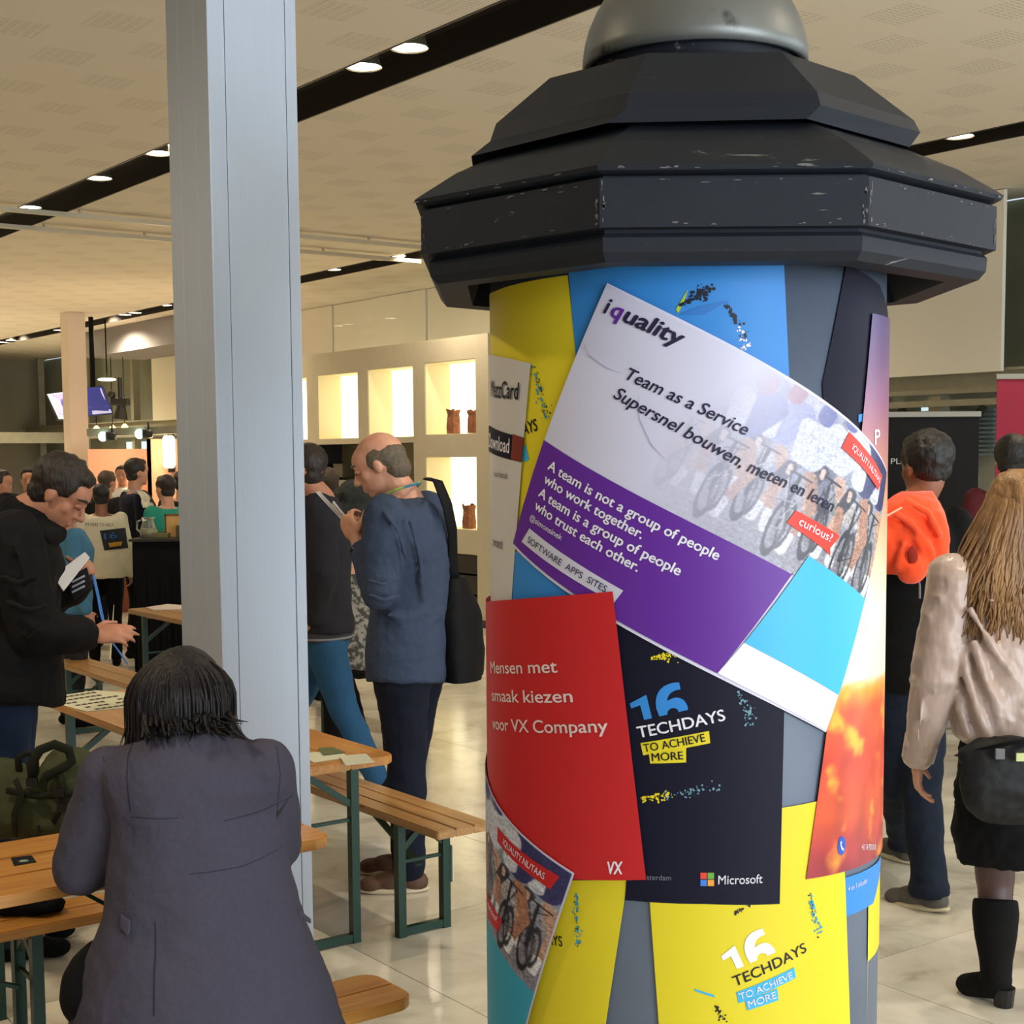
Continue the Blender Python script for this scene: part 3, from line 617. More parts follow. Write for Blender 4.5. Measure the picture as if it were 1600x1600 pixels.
# cyclists print
def make_photo():
    w, h = 660, 400; img = np.zeros((h, w, 3)); yy, xx = np.mgrid[0:h, 0:w]; X_ = xx/h; Y_ = yy/h     # X 0..1.65, Y 0..1 up
    rn = random.Random(3)
    base = np.array([150, 146, 158.]); img[:] = base
    for k in range(3):
        a, b = [(168, 164, 174), (120, 116, 126), (90, 110, 90)][k], None
    sky = np.clip((Y_-.35)/.3, 0, 1)[..., None]; img = img*(1-sky)+np.array([150, 158, 176.])*sky
    for k in range(26):        # stripes on the road
        y0 = rn.uniform(0, .33); m = np.abs(Y_-y0-.03*X_) < .0035; img[m] = (134, 130, 140)
    for k in range(60):        # blurred crowd
        cx, cy, r = rn.uniform(0, 1.65), rn.uniform(.5, 1), rn.uniform(.02, .07); m = (X_-cx)**2+((Y_-cy)*.7)**2 < r*r
        img[m] = img[m]*.45+.55*np.array(rn.choice([(214, 216, 232), (110, 120, 170), (90, 110, 84), (190, 170, 160), (70, 70, 90), (230, 230, 240)]))
    def cap(a, b, ra, rb, c):
        ax, ay = a; dx, dy = b[0]-ax, b[1]-ay; t = np.clip(((X_-ax)*dx+(Y_-ay)*dy)/(dx*dx+dy*dy+1e-9), 0, 1)
        d = np.hypot(X_-ax-dx*t, Y_-ay-dy*t); img[d < ra+(rb-ra)*t] = c
    def ring(cx, cy, rx, ry, wdt, c):
        e = np.hypot((X_-cx)/rx, (Y_-cy)/ry); img[np.abs(e-1) < wdt/rx] = c
        for k in range(7):
            a = k*.45+.2; cap((cx-rx*.9*math.cos(a), cy-ry*.9*math.sin(a)), (cx+rx*.9*math.cos(a), cy+ry*.9*math.sin(a)), .0012, .0012, (110, 108, 112))
    riders = [(.38, .10, .8), (.5, .12, .85), (.70, .06, .95), (.84, .14, .9), (1.02, .04, 1.0), (1.18, .12, 1.0), (1.38, .03, 1.15), (1.54, .08, 1.1)]
    for i, (cx, cy, k) in enumerate(sorted(riders, key=lambda r: -r[1])):
        sk = rn.choice([(196, 146, 122), (178, 128, 104), (206, 164, 142)]); je = rn.choice([(74, 78, 150), (214, 220, 240), (60, 60, 110), (120, 130, 200)])
        cap((cx+.02, cy+.62*k), (cx+.08, cy+.80*k), .07*k, .085*k, je); cap((cx-.03, cy+.60*k), (cx-.04, cy+.78*k), .045*k, .05*k, (222, 224, 238))
        cap((cx+.06, cy+.52*k), (cx+.12, cy+.36*k), .036*k, .03*k, sk); cap((cx+.12, cy+.36*k), (cx+.07, cy+.14*k), .028*k, .02*k, sk); cap((cx+.07, cy+.15*k), (cx+.06, cy+.05*k), .024*k, .024*k, (240, 240, 246))
        cap((cx-.05, cy+.52*k), (cx-.09, cy+.40*k), .032*k, .028*k, (60, 56, 70)); cap((cx-.09, cy+.4*k), (cx-.06, cy+.22*k), .024*k, .018*k, sk); cap((cx-.06, cy+.22*k), (cx-.05, cy+.12*k), .022*k, .022*k, (238, 238, 244))
        ring(cx, cy+.16*k, .035*k, .16*k, .006, (38, 36, 40)); ring(cx+.035*k, cy+.20*k, .026*k, .13*k, .005, (58, 56, 62))
        cap((cx, cy+.17*k), (cx+.01, cy+.5*k), .008, .009, (40, 38, 44)); cap((cx-.07*k, cy+.5*k), (cx+.07*k, cy+.5*k), .007, .007, (36, 34, 40)); cap((cx-.05*k, cy+.52*k), (cx-.05*k, cy+.48*k), .014, .014, (230, 190, 170))
        for q_ in range(10): cap((cx+rn.uniform(-.05, .07)*k, cy+rn.uniform(.15, .5)*k), (cx+rn.uniform(-.05, .07)*k, cy+rn.uniform(.15, .5)*k), .003, .003, rn.choice([(30, 28, 32), (180, 180, 190), (60, 58, 64)]))
        cap((cx+.02, cy+.88*k), (cx+.03, cy+.93*k), .045*k, .045*k, rn.choice([(60, 70, 140), (230, 230, 236), (150, 60, 70)]))
    for _ in range(2): img[1:-1, 1:-1] = (img[1:-1, 1:-1]*2+img[:-2, 1:-1]+img[2:, 1:-1]+img[1:-1, :-2]+img[1:-1, 2:])/6
    g = np.random.RandomState(4).normal(0, 1, (h//4, w//4)); img *= (1+.10*np.kron(g, np.ones((4, 4))))[..., None]; img = img*.9
    return img
PHOTO = make_photo()
def photo_fn(x0, x1, fade):
    def fn(s_, t):
        h, w, _c = PHOTO.shape; X_ = (x0+(x1-x0)*s_)*h; i = int(min(w-1, max(0, X_))); j = int(min(h-1, t*(h-1))); c = PHOTO[j, i]
        k = fade(s_, t); return [a*(1-k)+b*k for a, b in zip(c, (208, 206, 228))]
    return fn
# big purple and white poster
TLc, BLc, BRc = px(952, 443), px(808, 853), px(1285, 1143); TRc = TLc+BRc-BLc
iq = poly('poster', [TLc, BLc, BRc, TRc], paper('lavender white poster', (218, 214, 236)), 8, colm, 'large tilted white and purple poster with cyclists, in the middle of the column')
hd = (TRc-TLc); 
def loc(a, b): return TLc+hd*a+(BLc-TLc)*b      # a along, b down
def inv(p):
    d = p-TLc; e1, e2 = hd, BLc-TLc; det = e1.x*e2.y-e1.y*e2.x; return ((d.x*e2.y-d.y*e2.x)/det, (e1.x*d.y-e1.y*d.x)/det)
bl_ = inv(px(850, 688))[1]; br_ = inv(px(1235, 893))[1]; pe = inv(px(1235, 893))[0]; pe2 = inv(px(1120, 1050))[0]
print('iq local', bl_, br_, pe, pe2, inv(px(1257, 868)), inv(px(1343, 935)), inv(px(1303, 1085)), inv(px(1160, 1003)))
bb = (bl_+br_)/2
raster('photo_print', [loc(.0, bb), loc(.995, bb), loc(.995, .01), loc(.0, .01)], photo_fn(-.05, 1.64, lambda s_, t: min(1, max(0, (1-(s_-.30)/.58)*.97+max(0, t-.5)*.8*(1-s_)))), 420, 210, 9, iq, M_print)
poly('band', [loc(.0, bb), loc(0, .988), loc(pe2, .988), px(1120, 1050), px(1235, 893), loc(pe, bb)], PU, 10, iq, 'purple band')
poly('block', [px(1257, 868), px(1343, 935), px(1303, 1085), px(1160, 1003)], CYN, 11, iq, 'cyan block')
poly('block', [px(1160, 1003), px(1303, 1085), loc(.995, .995), loc(pe2+.005, .988), px(1120, 1050)], W_, 10, iq)
IN = paper('dark violet ink', (40, 34, 66))
lettering([('i', px(946, 489), px(953, 492), .031, .03, .15), ('uality', px(975, 502), px(1064, 543), .031, .03, .15), ('Team as a Service', px(979, 592), px(1162, 681), .0235, .012, .2),
    ('Supersnel bouwen,', px(961, 621), px(1154, 731), .0235, .012, .2), ('meten en leren', px(1163, 736), px(1293, 800), .0235, .012, .2)], IN, 11, iq)
lettering([('q', px(956, 494), px(973, 501), .031, .03, .15)], PU, 11, iq)
lettering([('A team is not a group of people', px(862, 732), px(1119, 875), .0195, .022, 0), ('who work together.', px(856, 753), px(1004, 842), .0195, .022, 0), ('A team is a group of people', px(848, 774), px(1061, 899), .0195, .022, 0),
    ('who trust each other.', px(842, 794), px(998, 893), .0195, .022, 0), ('@simonsinek', px(835, 811), px(883, 844), .0115, .01, 0)], W_, 11, iq)
poly('tag', [px(835, 825), px(977, 922), px(963, 941), px(823, 846)], GL, 11, iq)
lettering([('SOFTWARE  APPS  SITES', px(832, 846), px(950, 925), .0135, 0, 0)], IN, 12, iq)
poly('speech_tag', [px(1238, 797), px(1305, 837), px(1290, 856), px(1290, 868), px(1280, 857), px(1224, 816)], ORG, 11, iq); lettering([('curious?', px(1241, 819), px(1290, 847), .0165, .01, 0)], W_, 12, iq)
poly('speech_tag', [px(1319, 675), px(1358, 722), px(1369, 745), px(1363, 766), px(1340, 732), px(1307, 700)], ORG, 11, iq); lettering([('IQUALITY.NL/TAAS', px(1322, 702), px(1364, 756), .0125, .01, 0)], W_, 12, iq)
poly('arc_line', [px(914, 528), px(925, 555), px(950, 574), px(978, 585), px(950, 575.4), px(924.5, 556.5)], paper('faint line', (160, 158, 180)), 11, iq)
poly('arc_line', [px(1000, 610), px(1002, 655), px(1020, 695), px(1045, 722), px(1019, 696), px(1000.8, 655)], paper('faint line', (160, 158, 180)), 11, iq)
# red poster
c1, c2, c3 = px(772, 940), px(962, 923), px(1012, 1371)
rdp = poly('poster', [(-.80, c1.y), c1, c2, c3, px(905, 1371), px(860, 1371), (-.80, px(770, 1340).y)], RD, 14, colm, 'plain red poster with three white lines of text at the left')
lettering([('Mensen met', px(779, 1051), px(880, 1049), .0255, .012, 0), ('smaak kiezen', px(781, 1094), px(903, 1095), .0255, .012, 0), ('voor VX Company', px(782, 1138), px(956, 1141), .0255, .012, 0)], paper('warm white ink', (236, 214, 214)), 15, rdp)
lettering([('VX', px(956, 1362), px(979, 1362), .0245, .03, .25)], W_, 15, rdp)
# small photo poster lower left
A, B, C = px(906, 1361), px(848, 1549), px(776, 1232)
ax = (A-B); sd = Vector((ax.y, -ax.x)).normalized()*-1      # sd points left along the sheet
if sd.x > 0: sd = -sd
BB = A-ax.normalized()*.62
pp = poly('poster', [A, BB, BB+sd*.62, A+sd*.62], paper('lavender white poster', (218, 214, 236)), 17, colm, 'small tilted cyclists poster at the lower left edge')
hb = (A-B).length
i_ = sd*.004-ax.normalized()*.004
raster('photo_print', [B+sd*.6, B+sd*.004, A+i_, A+sd*.6-ax.normalized()*.004], photo_fn(.6, 1.64, lambda s_, t: 0), 170, 130, 18, pp, M_print)
poly('block', [B+sd*.004, BB+sd*.004, BB+sd*.6, B+sd*.6], TEAL, 18, pp, 'teal block')
poly('speech_tag', [px(792, 1290), px(885, 1366), px(871, 1386), px(792, 1313)], RD, 19, pp); lettering([('IQUALITY.NL/TAAS', px(801, 1317), px(862, 1371), .0145, .01, 0)], W_, 20, pp)
poly('speech_tag', [px(776, 1390), px(799, 1436), px(792, 1456), px(790, 1450), px(777, 1432)], RD, 19, pp); lettering([('curious?', px(778, 1414), px(792, 1440), .0145, .01, 0)], W_, 20, pp)
# octagonal hood
M_hood = mat('dark slate painted hood', (30, 34, 42), .6, var=.12, scale=3, spec=.22, bump=.12, bscale=14, bdist=.01)
def hood_scratches():
    m = M_hood; nt = m.node_tree; b = nt.nodes['Principled BSDF']; tc = nt.nodes.new('ShaderNodeTexCoord')
    n = nt.nodes.new('ShaderNodeTexNoise'); n.inputs['Scale'].default_value = 7; n.inputs['Detail'].default_value = 9; n.inputs['Roughness'].default_value = .75; n.inputs['Distortion'].default_value = 1.2
    mp = nt.nodes.new('ShaderNodeMapping'); mp.inputs['Scale'].default_value = (.8, .8, 3); nt.links.new(tc.outputs['Object'], mp.inputs[0]); nt.links.new(mp.outputs[0], n.inputs['Vector'])
    cr = nt.nodes.new('ShaderNodeValToRGB'); cr.color_ramp.elements[0].position = .64; cr.color_ramp.elements[1].position = .70
    nt.links.new(n.outputs['Fac'], cr.inputs[0]); src = b.inputs['Base Color'].links[0].from_socket
    mx = nt.nodes.new('ShaderNodeMix'); mx.data_type = 'RGBA'; nt.links.new(cr.outputs[0], mx.inputs[0]); nt.links.new(src, mx.inputs[6]); mx.inputs[7].default_value = lin((150, 148, 146)); nt.links.new(mx.outputs[2], b.inputs['Base Color'])
hood_scratches()
OC = Vector((.395-CX, 0, 0)); k8 = 1/math.cos(math.pi/8)
def octo(bm, prof, off=lambda i, k: Vector((0, 0, 0))):
    rings = []
    for i, (a_, z) in enumerate(prof):
        rings.append([bm.verts.new(OC+Vector((a_*k8*math.cos(math.pi/8+k*math.pi/4), a_*k8*math.sin(math.pi/8+k*math.pi/4), z))+off(i, k)) for k in range(8)])
    for x, y in zip(rings, rings[1:]):
        for k in range(8): bm.faces.new((x[k], x[(k+1) % 8], y[(k+1) % 8], y[k]))
    return rings
def zf(y, a_): return at_y(1150, y, CY-a_).z
z1, z2, z3, z4, z5 = zf(396, .555), zf(363, .563), zf(357, .572), zf(277, .566), zf(250, .575)
print('hood z', z1, z2, z3, z4, z5)
zt = zf(163, .33)
bm = bmesh.new(); octo(bm, [(R+.01, z1+.05), (.46, z1+.05), (.48, z1-.012), (.540, z1-.012), (.553, z1+.004), (.555, z2-.006), (.548, z2+.002)]); obj('lower_band', bm, M_hood, colm)
for k in range(8):     # soffit boards
    pass
bm = bmesh.new(); octo(bm, [(.545, z2-.002), (.545, z3+.004), (.570, z3+.004), (.570, z4), (.555, z4+.002)]); o = obj('fascia', bm, M_hood, colm)
bm = bmesh.new(); octo(bm, [(.553, z4-.002), (.553, z4+.006), (.578, z4+.012), (.582, z5-.008), (.572, z5), (.50, z5+.05), (.34, zt-.02), (.30, zt+.03)]); obj('roof', bm, M_hood, colm)
# upper skirted tier, bent on the left
za, zb_, zc = at_y(736, 246, CY-.0).z, at_y(760, 184, CY).z, at_y(1150, 76, CY-.25).z
def bend(i, k):
    a = math.pi/8+k*math.pi/4; x = math.cos(a)
    if i <= 1: return Vector((-.030, 0, -.012*max(0, -x)))
    if i == 2: return Vector((0, 0, .006*x))
    return Vector((0, 0, 0))
zs0 = zf(160, .45); zs1 = zf(135, .46)
print('tier', za, zb_, zs0, zs1, zc)
def tier_x(x, y): return (at_y(x, y, CY).x-CX-OC.x)
bm = bmesh.new()
rings = octo(bm, [(.30, zs0+.02), (.44, zs0-.028), (.432, zs1-.03), (.42, zs1-.0), (.31, zs1+.10), (.225, zc), (.10, zc+.01)], bend)
obj('upper_skirt', bm, M_hood, colm)
M_dome = mat('worn silver paint', (122, 124, 122), .45, .6, col2=(60, 60, 58), thr=(.33, .40), scale=9, bump=.15, bscale=12)
zd = at_y(1090, 60, CY-.235).z
# chipped paint along the edges of the hood
bm = bmesh.new(); rn = random.Random(17)
def face_pt(k, s_, z, a_):      # k: octagon side (0 = front), s_ along it -1..1
    t = -math.pi/2+k*math.pi/4; n_ = Vector((math.cos(t), math.sin(t), 0)); d_ = Vector((-n_.y, n_.x, 0)); return OC+n_*a_+d_*(s_*a_*.414)+UZ*z
def chip(k, s_, z, a_, w_, h_):
    pts = []; n = 7
    for i in range(n): t = 6.283*i/n; pts.append(face_pt(k, s_+w_*math.cos(t)*rn.uniform(.5, 1.2)/(a_*.414), z+h_*math.sin(t)*rn.uniform(.5, 1.2), a_))
    bm.faces.new([bm.verts.new(p) for p in pts])
for k in (-1, 0, 1):
    for _ in range(8): chip(k, rn.uniform(-.97, .97), z4-.003-abs(rn.gauss(0, .004)), .5715, rn.uniform(.002, .012), rn.uniform(.0005, .0018))
    for _ in range(7): chip(k, rn.uniform(-.97, .97), z3+.007+abs(rn.gauss(0, .004)), .5712, rn.uniform(.002, .010), rn.uniform(.0005, .0018))
    for sg in (-1, 1):
        for _ in range(8): chip(k, sg*rn.uniform(.955, .985), rn.uniform(z3+.01, z4-.01), .5712, rn.uniform(.0008, .003), rn.uniform(.002, .008))
    for _ in range(9): chip(k, rn.uniform(-.97, .97), z5-.012+rn.gauss(0, .0015), .5832, rn.uniform(.002, .014), rn.uniform(.0006, .002))
chip(0, .62, z4-.03, .5712, .012, .002); chip(0, .5, z5-.010, .5835, .016, .003)
obj('paint_chips', bm, mat('chipped paint', (104, 103, 100), .7), colm, kind='stuff')
prof = [(math.cos(t)*.238, math.sin(t)*.238) for t in np.linspace(0, math.pi/2-.001, 14)]; rr = []; bm = bmesh.new()
for (r_, z) in prof: rr.append([bm.verts.new(OC+Vector((r_*math.cos(2*math.pi*k/48), r_*math.sin(2*math.pi*k/48), zd+z))) for k in range(48)])
for x, y in zip(rr, rr[1:]):
    for k in range(48): bm.faces.new((x[k], x[(k+1) % 48], y[(k+1) % 48], y[k]))
inner = [bm.verts.new(OC+Vector((.225*math.cos(2*math.pi*k/48), .225*math.sin(2*math.pi*k/48), zd))) for k in range(48)]
inn2 = [bm.verts.new(OC+Vector((.21*math.cos(2*math.pi*k/48), .21*math.sin(2*math.pi*k/48), zd+.06))) for k in range(48)]
for k in range(48): bm.faces.new((inner[k], inner[(k+1) % 48], rr[0][(k+1) % 48], rr[0][k])); bm.faces.new((inn2[k], inn2[(k+1) % 48], inner[(k+1) % 48], inner[k]))
o = obj('dome', bm, M_dome, colm, True)
bm = bmesh.new(); tube(bm, [OC+Vector((0, 0, zc-.03)), OC+Vector((0, 0, zd+.05))], .215, 40); obj('dome_collar', bm, M_hood, colm, True)
# ---------------------------------------------------------------- people
def V(*a): return Vector(a)
SK = {'light': mat('light skin', (206, 150, 124), .5, var=.08, scale=20), 'tan': mat('tanned skin', (188, 130, 102), .5, var=.08, scale=20), 'brown': mat('brown skin', (140, 92, 66), .5, var=.08, scale=20)}
M_eye = mat('eye white', (176, 158, 148), .3); M_iris = mat('dark iris', (40, 28, 22), .2)
def cloth(name, c, rough=.85, var=.10, scale=5, **k): return mat(name, c, rough, 0, var, scale, k.pop('bump', .35), k.pop('bscale', 14), bdist=.02, sheen=k.pop('sheen', 0), spec=.2, **k)
class Rig: pass
def rig(base, az, h=1.75, **ov):
    """joint positions of a standing person (world), az = heading clockwise from +Y in degrees; ov overrides single joints in world space"""
    s = h/1.75; a = math.radians(az); fwd = V(math.sin(a), math.cos(a), 0); rgt = V(math.cos(a), -math.sin(a), 0)
    def L(x, y, z): return Vector(base)+(rgt*x+fwd*y)*s+UZ*z*s
    J = dict(pelvis=L(0, 0, .95), waist=L(0, .01, 1.10), chest=L(0, .02, 1.32), neck=L(0, -.01, 1.47), head=L(0, .02, 1.635),
        shR=L(.175, -.005, 1.42), shL=L(-.175, -.005, 1.42), elR=L(.235, -.03, 1.13), elL=L(-.235, -.03, 1.13), wrR=L(.25, .05, .88), wrL=L(-.25, .05, .88),
        hipR=L(.09, 0, .92), hipL=L(-.09, 0, .92), knR=L(.10, .02, .50), knL=L(-.10, .02, .50), anR=L(.10, -.03, .09), anL=L(-.10, -.03, .09))
    J.update({k: Vector(v) for k, v in ov.items() if k in J})
    for k in ('anL', 'anR'): J[k].z = max(J[k].z, .092*s)
    r = Rig(); r.J = J; r.s = s; r.fwd = fwd; r.rgt = rgt; r.base = Vector(base); r.az = az
    r.hf = ov.get('hf', fwd).normalized(); r.hu = ov.get('hu', UZ); r.hu = (r.hu-r.hf*r.hu.dot(r.hf)).normalized(); r.hr = r.hf.cross(r.hu)
    r.tr = (J['shR']-J['shL']).normalized()
    r.toeR = ov.get('toeR', fwd); r.toeL = ov.get('toeL', fwd); r.girth = ov.get('girth', 1.0); r.inv = None
    r.handR = ov.get('handR', ((J['wrR']-J['elR']).normalized(), r.rgt*-1, .5)); r.handL = ov.get('handL', ((J['wrL']-J['elL']).normalized(), r.rgt, .5))
    return r
def hand(bm, wr, d, nrm, curl, side, s=1.0, th=None):
    """d direction from wrist, nrm where the palm faces, curl 0..1, side +1: thumb on d x nrm side"""
    d = d.normalized(); nrm = (nrm-d*nrm.dot(d)).normalized(); sd = d.cross(nrm)*side
    M3 = Matrix((sd, d, nrm)).transposed()
    capsule(bm, wr-d*.02*s, wr+d*.035*s, .025*s, .027*s, 10, (nrm, .8))
    ell(bm, wr+d*.055*s, (.041*s, .052*s, .016*s), M3, 14)
    for i, (o, L) in enumerate(((.030, .072), (.010, .080), (-.011, .074), (-.030, .058))):
        p = wr+d*(.088-.006*abs(i-1.2))*s+sd*o*s; c = curl*(1+.12*i)
        dirs = [d, d, d]; a = c*.9; segs = [.45, .32, .25]; r = .0092*s if i < 3 else .008*s; q = p-d*.012*s; ang = 0
        for k in range(3):
            ang += a*(1.0 if k < 2 else .7); dd = d*math.cos(ang)+nrm*math.sin(ang)+sd*(.06*(1.2-i))*(1-curl); n_ = q+dd.normalized()*L*segs[k]*s
            if k == 0: n_ += d*.012*s
            capsule(bm, q, n_, r*(1-.08*k), r*(.92-.08*k), 8); q = n_
    t0 = wr+d*.022*s+sd*.026*s; t1 = t0+(sd*.75+d*.55+nrm*.35).normalized()*.042*s; t2 = t1+(d*.8+sd*.25+nrm*(.3+.5*curl)).normalized()*.040*s
    if th: t2 = t1+th.normalized()*.04*s
    capsule(bm, t0, t1, .014*s, .011*s, 10); capsule(bm, t1, t2, .0105*s, .0085*s, 10)
def head_prims(bm, r, face=True):
    J = r.J; s = r.s; c = J['head']; f, u, x = r.hf, r.hu, r.hr; M3 = Matrix((x, f, u)).transposed()
    def Q(a, b, d): return c+(x*a+f*b+u*d)*s
    ell(bm, Q(0, -.012, .028), (.077*s, .098*s, .093*s), M3); ell(bm, Q(0, .022, -.035), (.062*s, .070*s, .078*s), M3); ell(bm, Q(0, .058, -.088), (.030*s, .026*s, .022*s), M3)
    ell(bm, Q(0, .030, .035), (.068*s, .070*s, .062*s), M3)
    for k in (-1, 1):
        ell(bm, Q(.077*k, -.004, -.008), (.009*s, .017*s, .029*s), M3, 10); ell(bm, Q(.042*k, .054, -.018), (.022*s, .023*s, .026*s), M3, 10)
    if face:
        capsule(bm, Q(0, .092, .010), Q(0, .112, -.028), .0085*s, .013*s, 8); ell(bm, Q(.012, .101, -.033), (.009*s, .009*s, .007*s), M3, 8); ell(bm, Q(-.012, .101, -.033), (.009*s, .009*s, .007*s), M3, 8)
        capsule(bm, Q(-.04, .082, .028), Q(.04, .082, .028), .011*s, .011*s, 8); ell(bm, Q(0, .090, -.057), (.024*s, .010*s, .006*s), M3, 8); ell(bm, Q(0, .088, -.069), (.021*s, .011*s, .007*s), M3, 8)
    nk = J['neck']; capsule(bm, nk-(J['head']-nk)*.15, Q(0, -.02, -.05), .062*s, .056*s, 14)
def torso_rings(r, ex=0.0, top=True, lo=-.06, flare=0, wd=1.0):
    J = r.J; s = r.s; g = r.girth*wd; hs = (J['hipR']-J['hipL']).normalized(); ts = r.tr
    def ff(side, axis): return axis.cross(side).normalized()*-1
    ax = (J['chest']-J['pelvis']).normalized(); pel, wa, ch, nk = J['pelvis'], J['waist'], J['chest'], J['neck']
    R = [(pel+ax*lo*s, hs*(.168*g+ex+flare)*s, ff(hs, ax)*(.115*g+ex+flare)*s), (pel+ax*.03, hs*(.165*g+ex+flare*.4)*s, ff(hs, ax)*(.115*g+ex+flare*.4)*s),
        (wa, (hs+ts).normalized()*(.145*g+ex)*s, ff(ts, ax)*(.105*g+ex)*s), ((wa+ch)*.5, ts*(.158*g+ex)*s, ff(ts, ax)*(.112*g+ex)*s)]
    sm = (J['shR']+J['shL'])*.5; w_ = (J['shR']-J['shL']).length/2; a2 = (nk-ch).normalized()
    R += [(ch-a2*.02, ts*(.175*g+ex)*s, ff(ts, a2)*(.118*g+ex)*s), (sm-a2*.02, ts*(w_+.0+ex*.5), ff(ts, a2)*(.100*g+ex)*s), (sm+a2*.030, ts*(w_*.78+ex*.3), ff(ts, a2)*(.078*g+ex)*s)]
    if top: R += [(nk+a2*.00, ts*(.075+ex*.3)*s, ff(ts, a2)*(.068+ex*.3)*s)]
    return R
def body(r, parent, skin, voxel=.008, face=True, hands=True, legs=True, eyes=True):
    bm = bmesh.new(); J = r.J; s = r.s; head_prims(bm, r, face); loft(bm, torso_rings(r))
    for S, k in (('R', 1), ('L', -1)):
        capsule(bm, J['sh'+S], J['el'+S], .050*s, .040*s); capsule(bm, J['el'+S], J['wr'+S], .040*s, .026*s)
        if hands: d, n, c = getattr(r, 'hand'+S)[:3]; q = getattr(r, 'hand'+S); hand(bm, J['wr'+S], d, n, c, q[3] if len(q) > 3 else (1 if S == 'R' else -1), s)
        if legs: capsule(bm, J['hip'+S], J['kn'+S], .082*s, .054*s); capsule(bm, J['kn'+S], J['an'+S], .054*s, .036*s); t = getattr(r, 'toe'+S); capsule(bm, J['an'+S]-UZ*.05*s-t*.02*s, J['an'+S]-UZ*.055*s+t*.12*s, .024*s, .020*s)
    o = blob('body', bm, SK[skin], parent, voxel, 3)
    if face and eyes:
        for k in (-1, 1):
            c = J['head']+(r.hr*.031*k+r.hf*.078+r.hu*.009)*s; bm = bmesh.new(); ell(bm, c, (.0125*s,)*3, None, 12); e = obj('eye', bm, M_eye, parent, True)
            bm = bmesh.new(); ell(bm, c+r.hf*.0065*s-r.hu*.002, (.0072*s,)*3, None, 10); obj('iris', bm, M_iris, e, True)
    return o
def lids(r, parent):
    for k in (-1, 1):
        c = r.J['head']; s = r.s; bm = bmesh.new()
        ell(bm, c+(r.hr*.032*k+r.hf*.082+r.hu*.008)*s, (.014*s, .012*s, .010*s)); l_ = obj('eyelid', bm, SK['tan'], parent, True)
        bm = bmesh.new(); tube(bm, [c+(r.hr*.020*k+r.hf*.092+r.hu*.001)*s, c+(r.hr*.033*k+r.hf*.0945+r.hu*-.002)*s, c+(r.hr*.046*k+r.hf*.086+r.hu*.002)*s], .0018*s, 6); obj('lashes', bm, M_iris, l_, True)
def eyebrows(r, parent, m):
    for k in (-1, 1):
        bm = bmesh.new(); c = J_ = r.J['head']; s = r.s
        tube(bm, [c+(r.hr*.014*k+r.hf*.099+r.hu*.032)*s, c+(r.hr*.030*k+r.hf*.097+r.hu*.036)*s, c+(r.hr*.048*k+r.hf*.086+r.hu*.034)*s, c+(r.hr*.056*k+r.hf*.074+r.hu*.030)*s], [.004*s, .0055*s, .005*s, .002*s], 8); obj('eyebrow', bm, m, parent, True)
def hair_short(r, parent, m, back=0, vol=1.0, bald=False, low=-.03, voxel=.007, rough=.012):
    bm = bmesh.new(); c = r.J['head']; s = r.s; M3 = Matrix((r.hr, r.hf, r.hu)).transposed()
    def Q(a, b, d): return c+(r.hr*a+r.hf*b+r.hu*d)*s
    if bald:
        ell(bm, Q(0, -.030, .018), (.0805*s, .0835*s, .066*s), M3); ell(bm, Q(0, -.055, -.035), (.066*s, .055*s, .055*s), M3)
        for k in (-1, 1): ell(bm, Q(.060*k, -.008, .022), (.020*s, .045*s, .045*s), M3)
    else:
        ell(bm, Q(0, -.022, .045), (.084*vol*s, .098*vol*s, .090*vol*s), M3); ell(bm, Q(0, -.040, low+.012), (.070*vol*s, .060*vol*s, .066*s), M3)
        ell(bm, Q(0, .035, .092), (.060*s, .048*s, .032*s), M3)
        for k in (-1, 1): ell(bm, Q(.062*k, .010, .045), (.018*s, .045*s, .045*s), M3)
    return blob('hair', bm, m, parent, voxel, 2, rough, .025)
def upper(r, parent, m, name='shirt', ex=.016, sleeve=1.0, voxel=.011, folds=.02, fsize=.09, flare=0, lo=-.06, collar=False, wd=1.0, armr=1.0, cuff=None, extra=()):
    bm = bmesh.new(); J = r.J; s = r.s; loft(bm, torso_rings(r, ex, True, lo, flare, wd))
    for S in 'RL':
        a, b, c = J['sh'+S], J['el'+S], J['wr'+S]
        capsule(bm, a, b, (.060+ex*.6)*s*armr, (.046+ex*.6)*s*armr)
        if sleeve > .5: e = b.lerp(c, (sleeve-.5)*2*.96); capsule(bm, b, e, (.046+ex*.6)*s*armr, (.034+ex*.5)*s*armr)
    if collar: tube(bm, [J['neck']-UZ*.02*s, J['neck']+(J['head']-J['neck'])*.32], [.088*s, .078*s], 16)
    for pts, rad in extra: tube(bm, [J_(x, y, d_) for x, y, d_ in pts], rad, 8)
    return blob(name, bm, m, parent, voxel, 10 if extra else 4, folds, fsize)
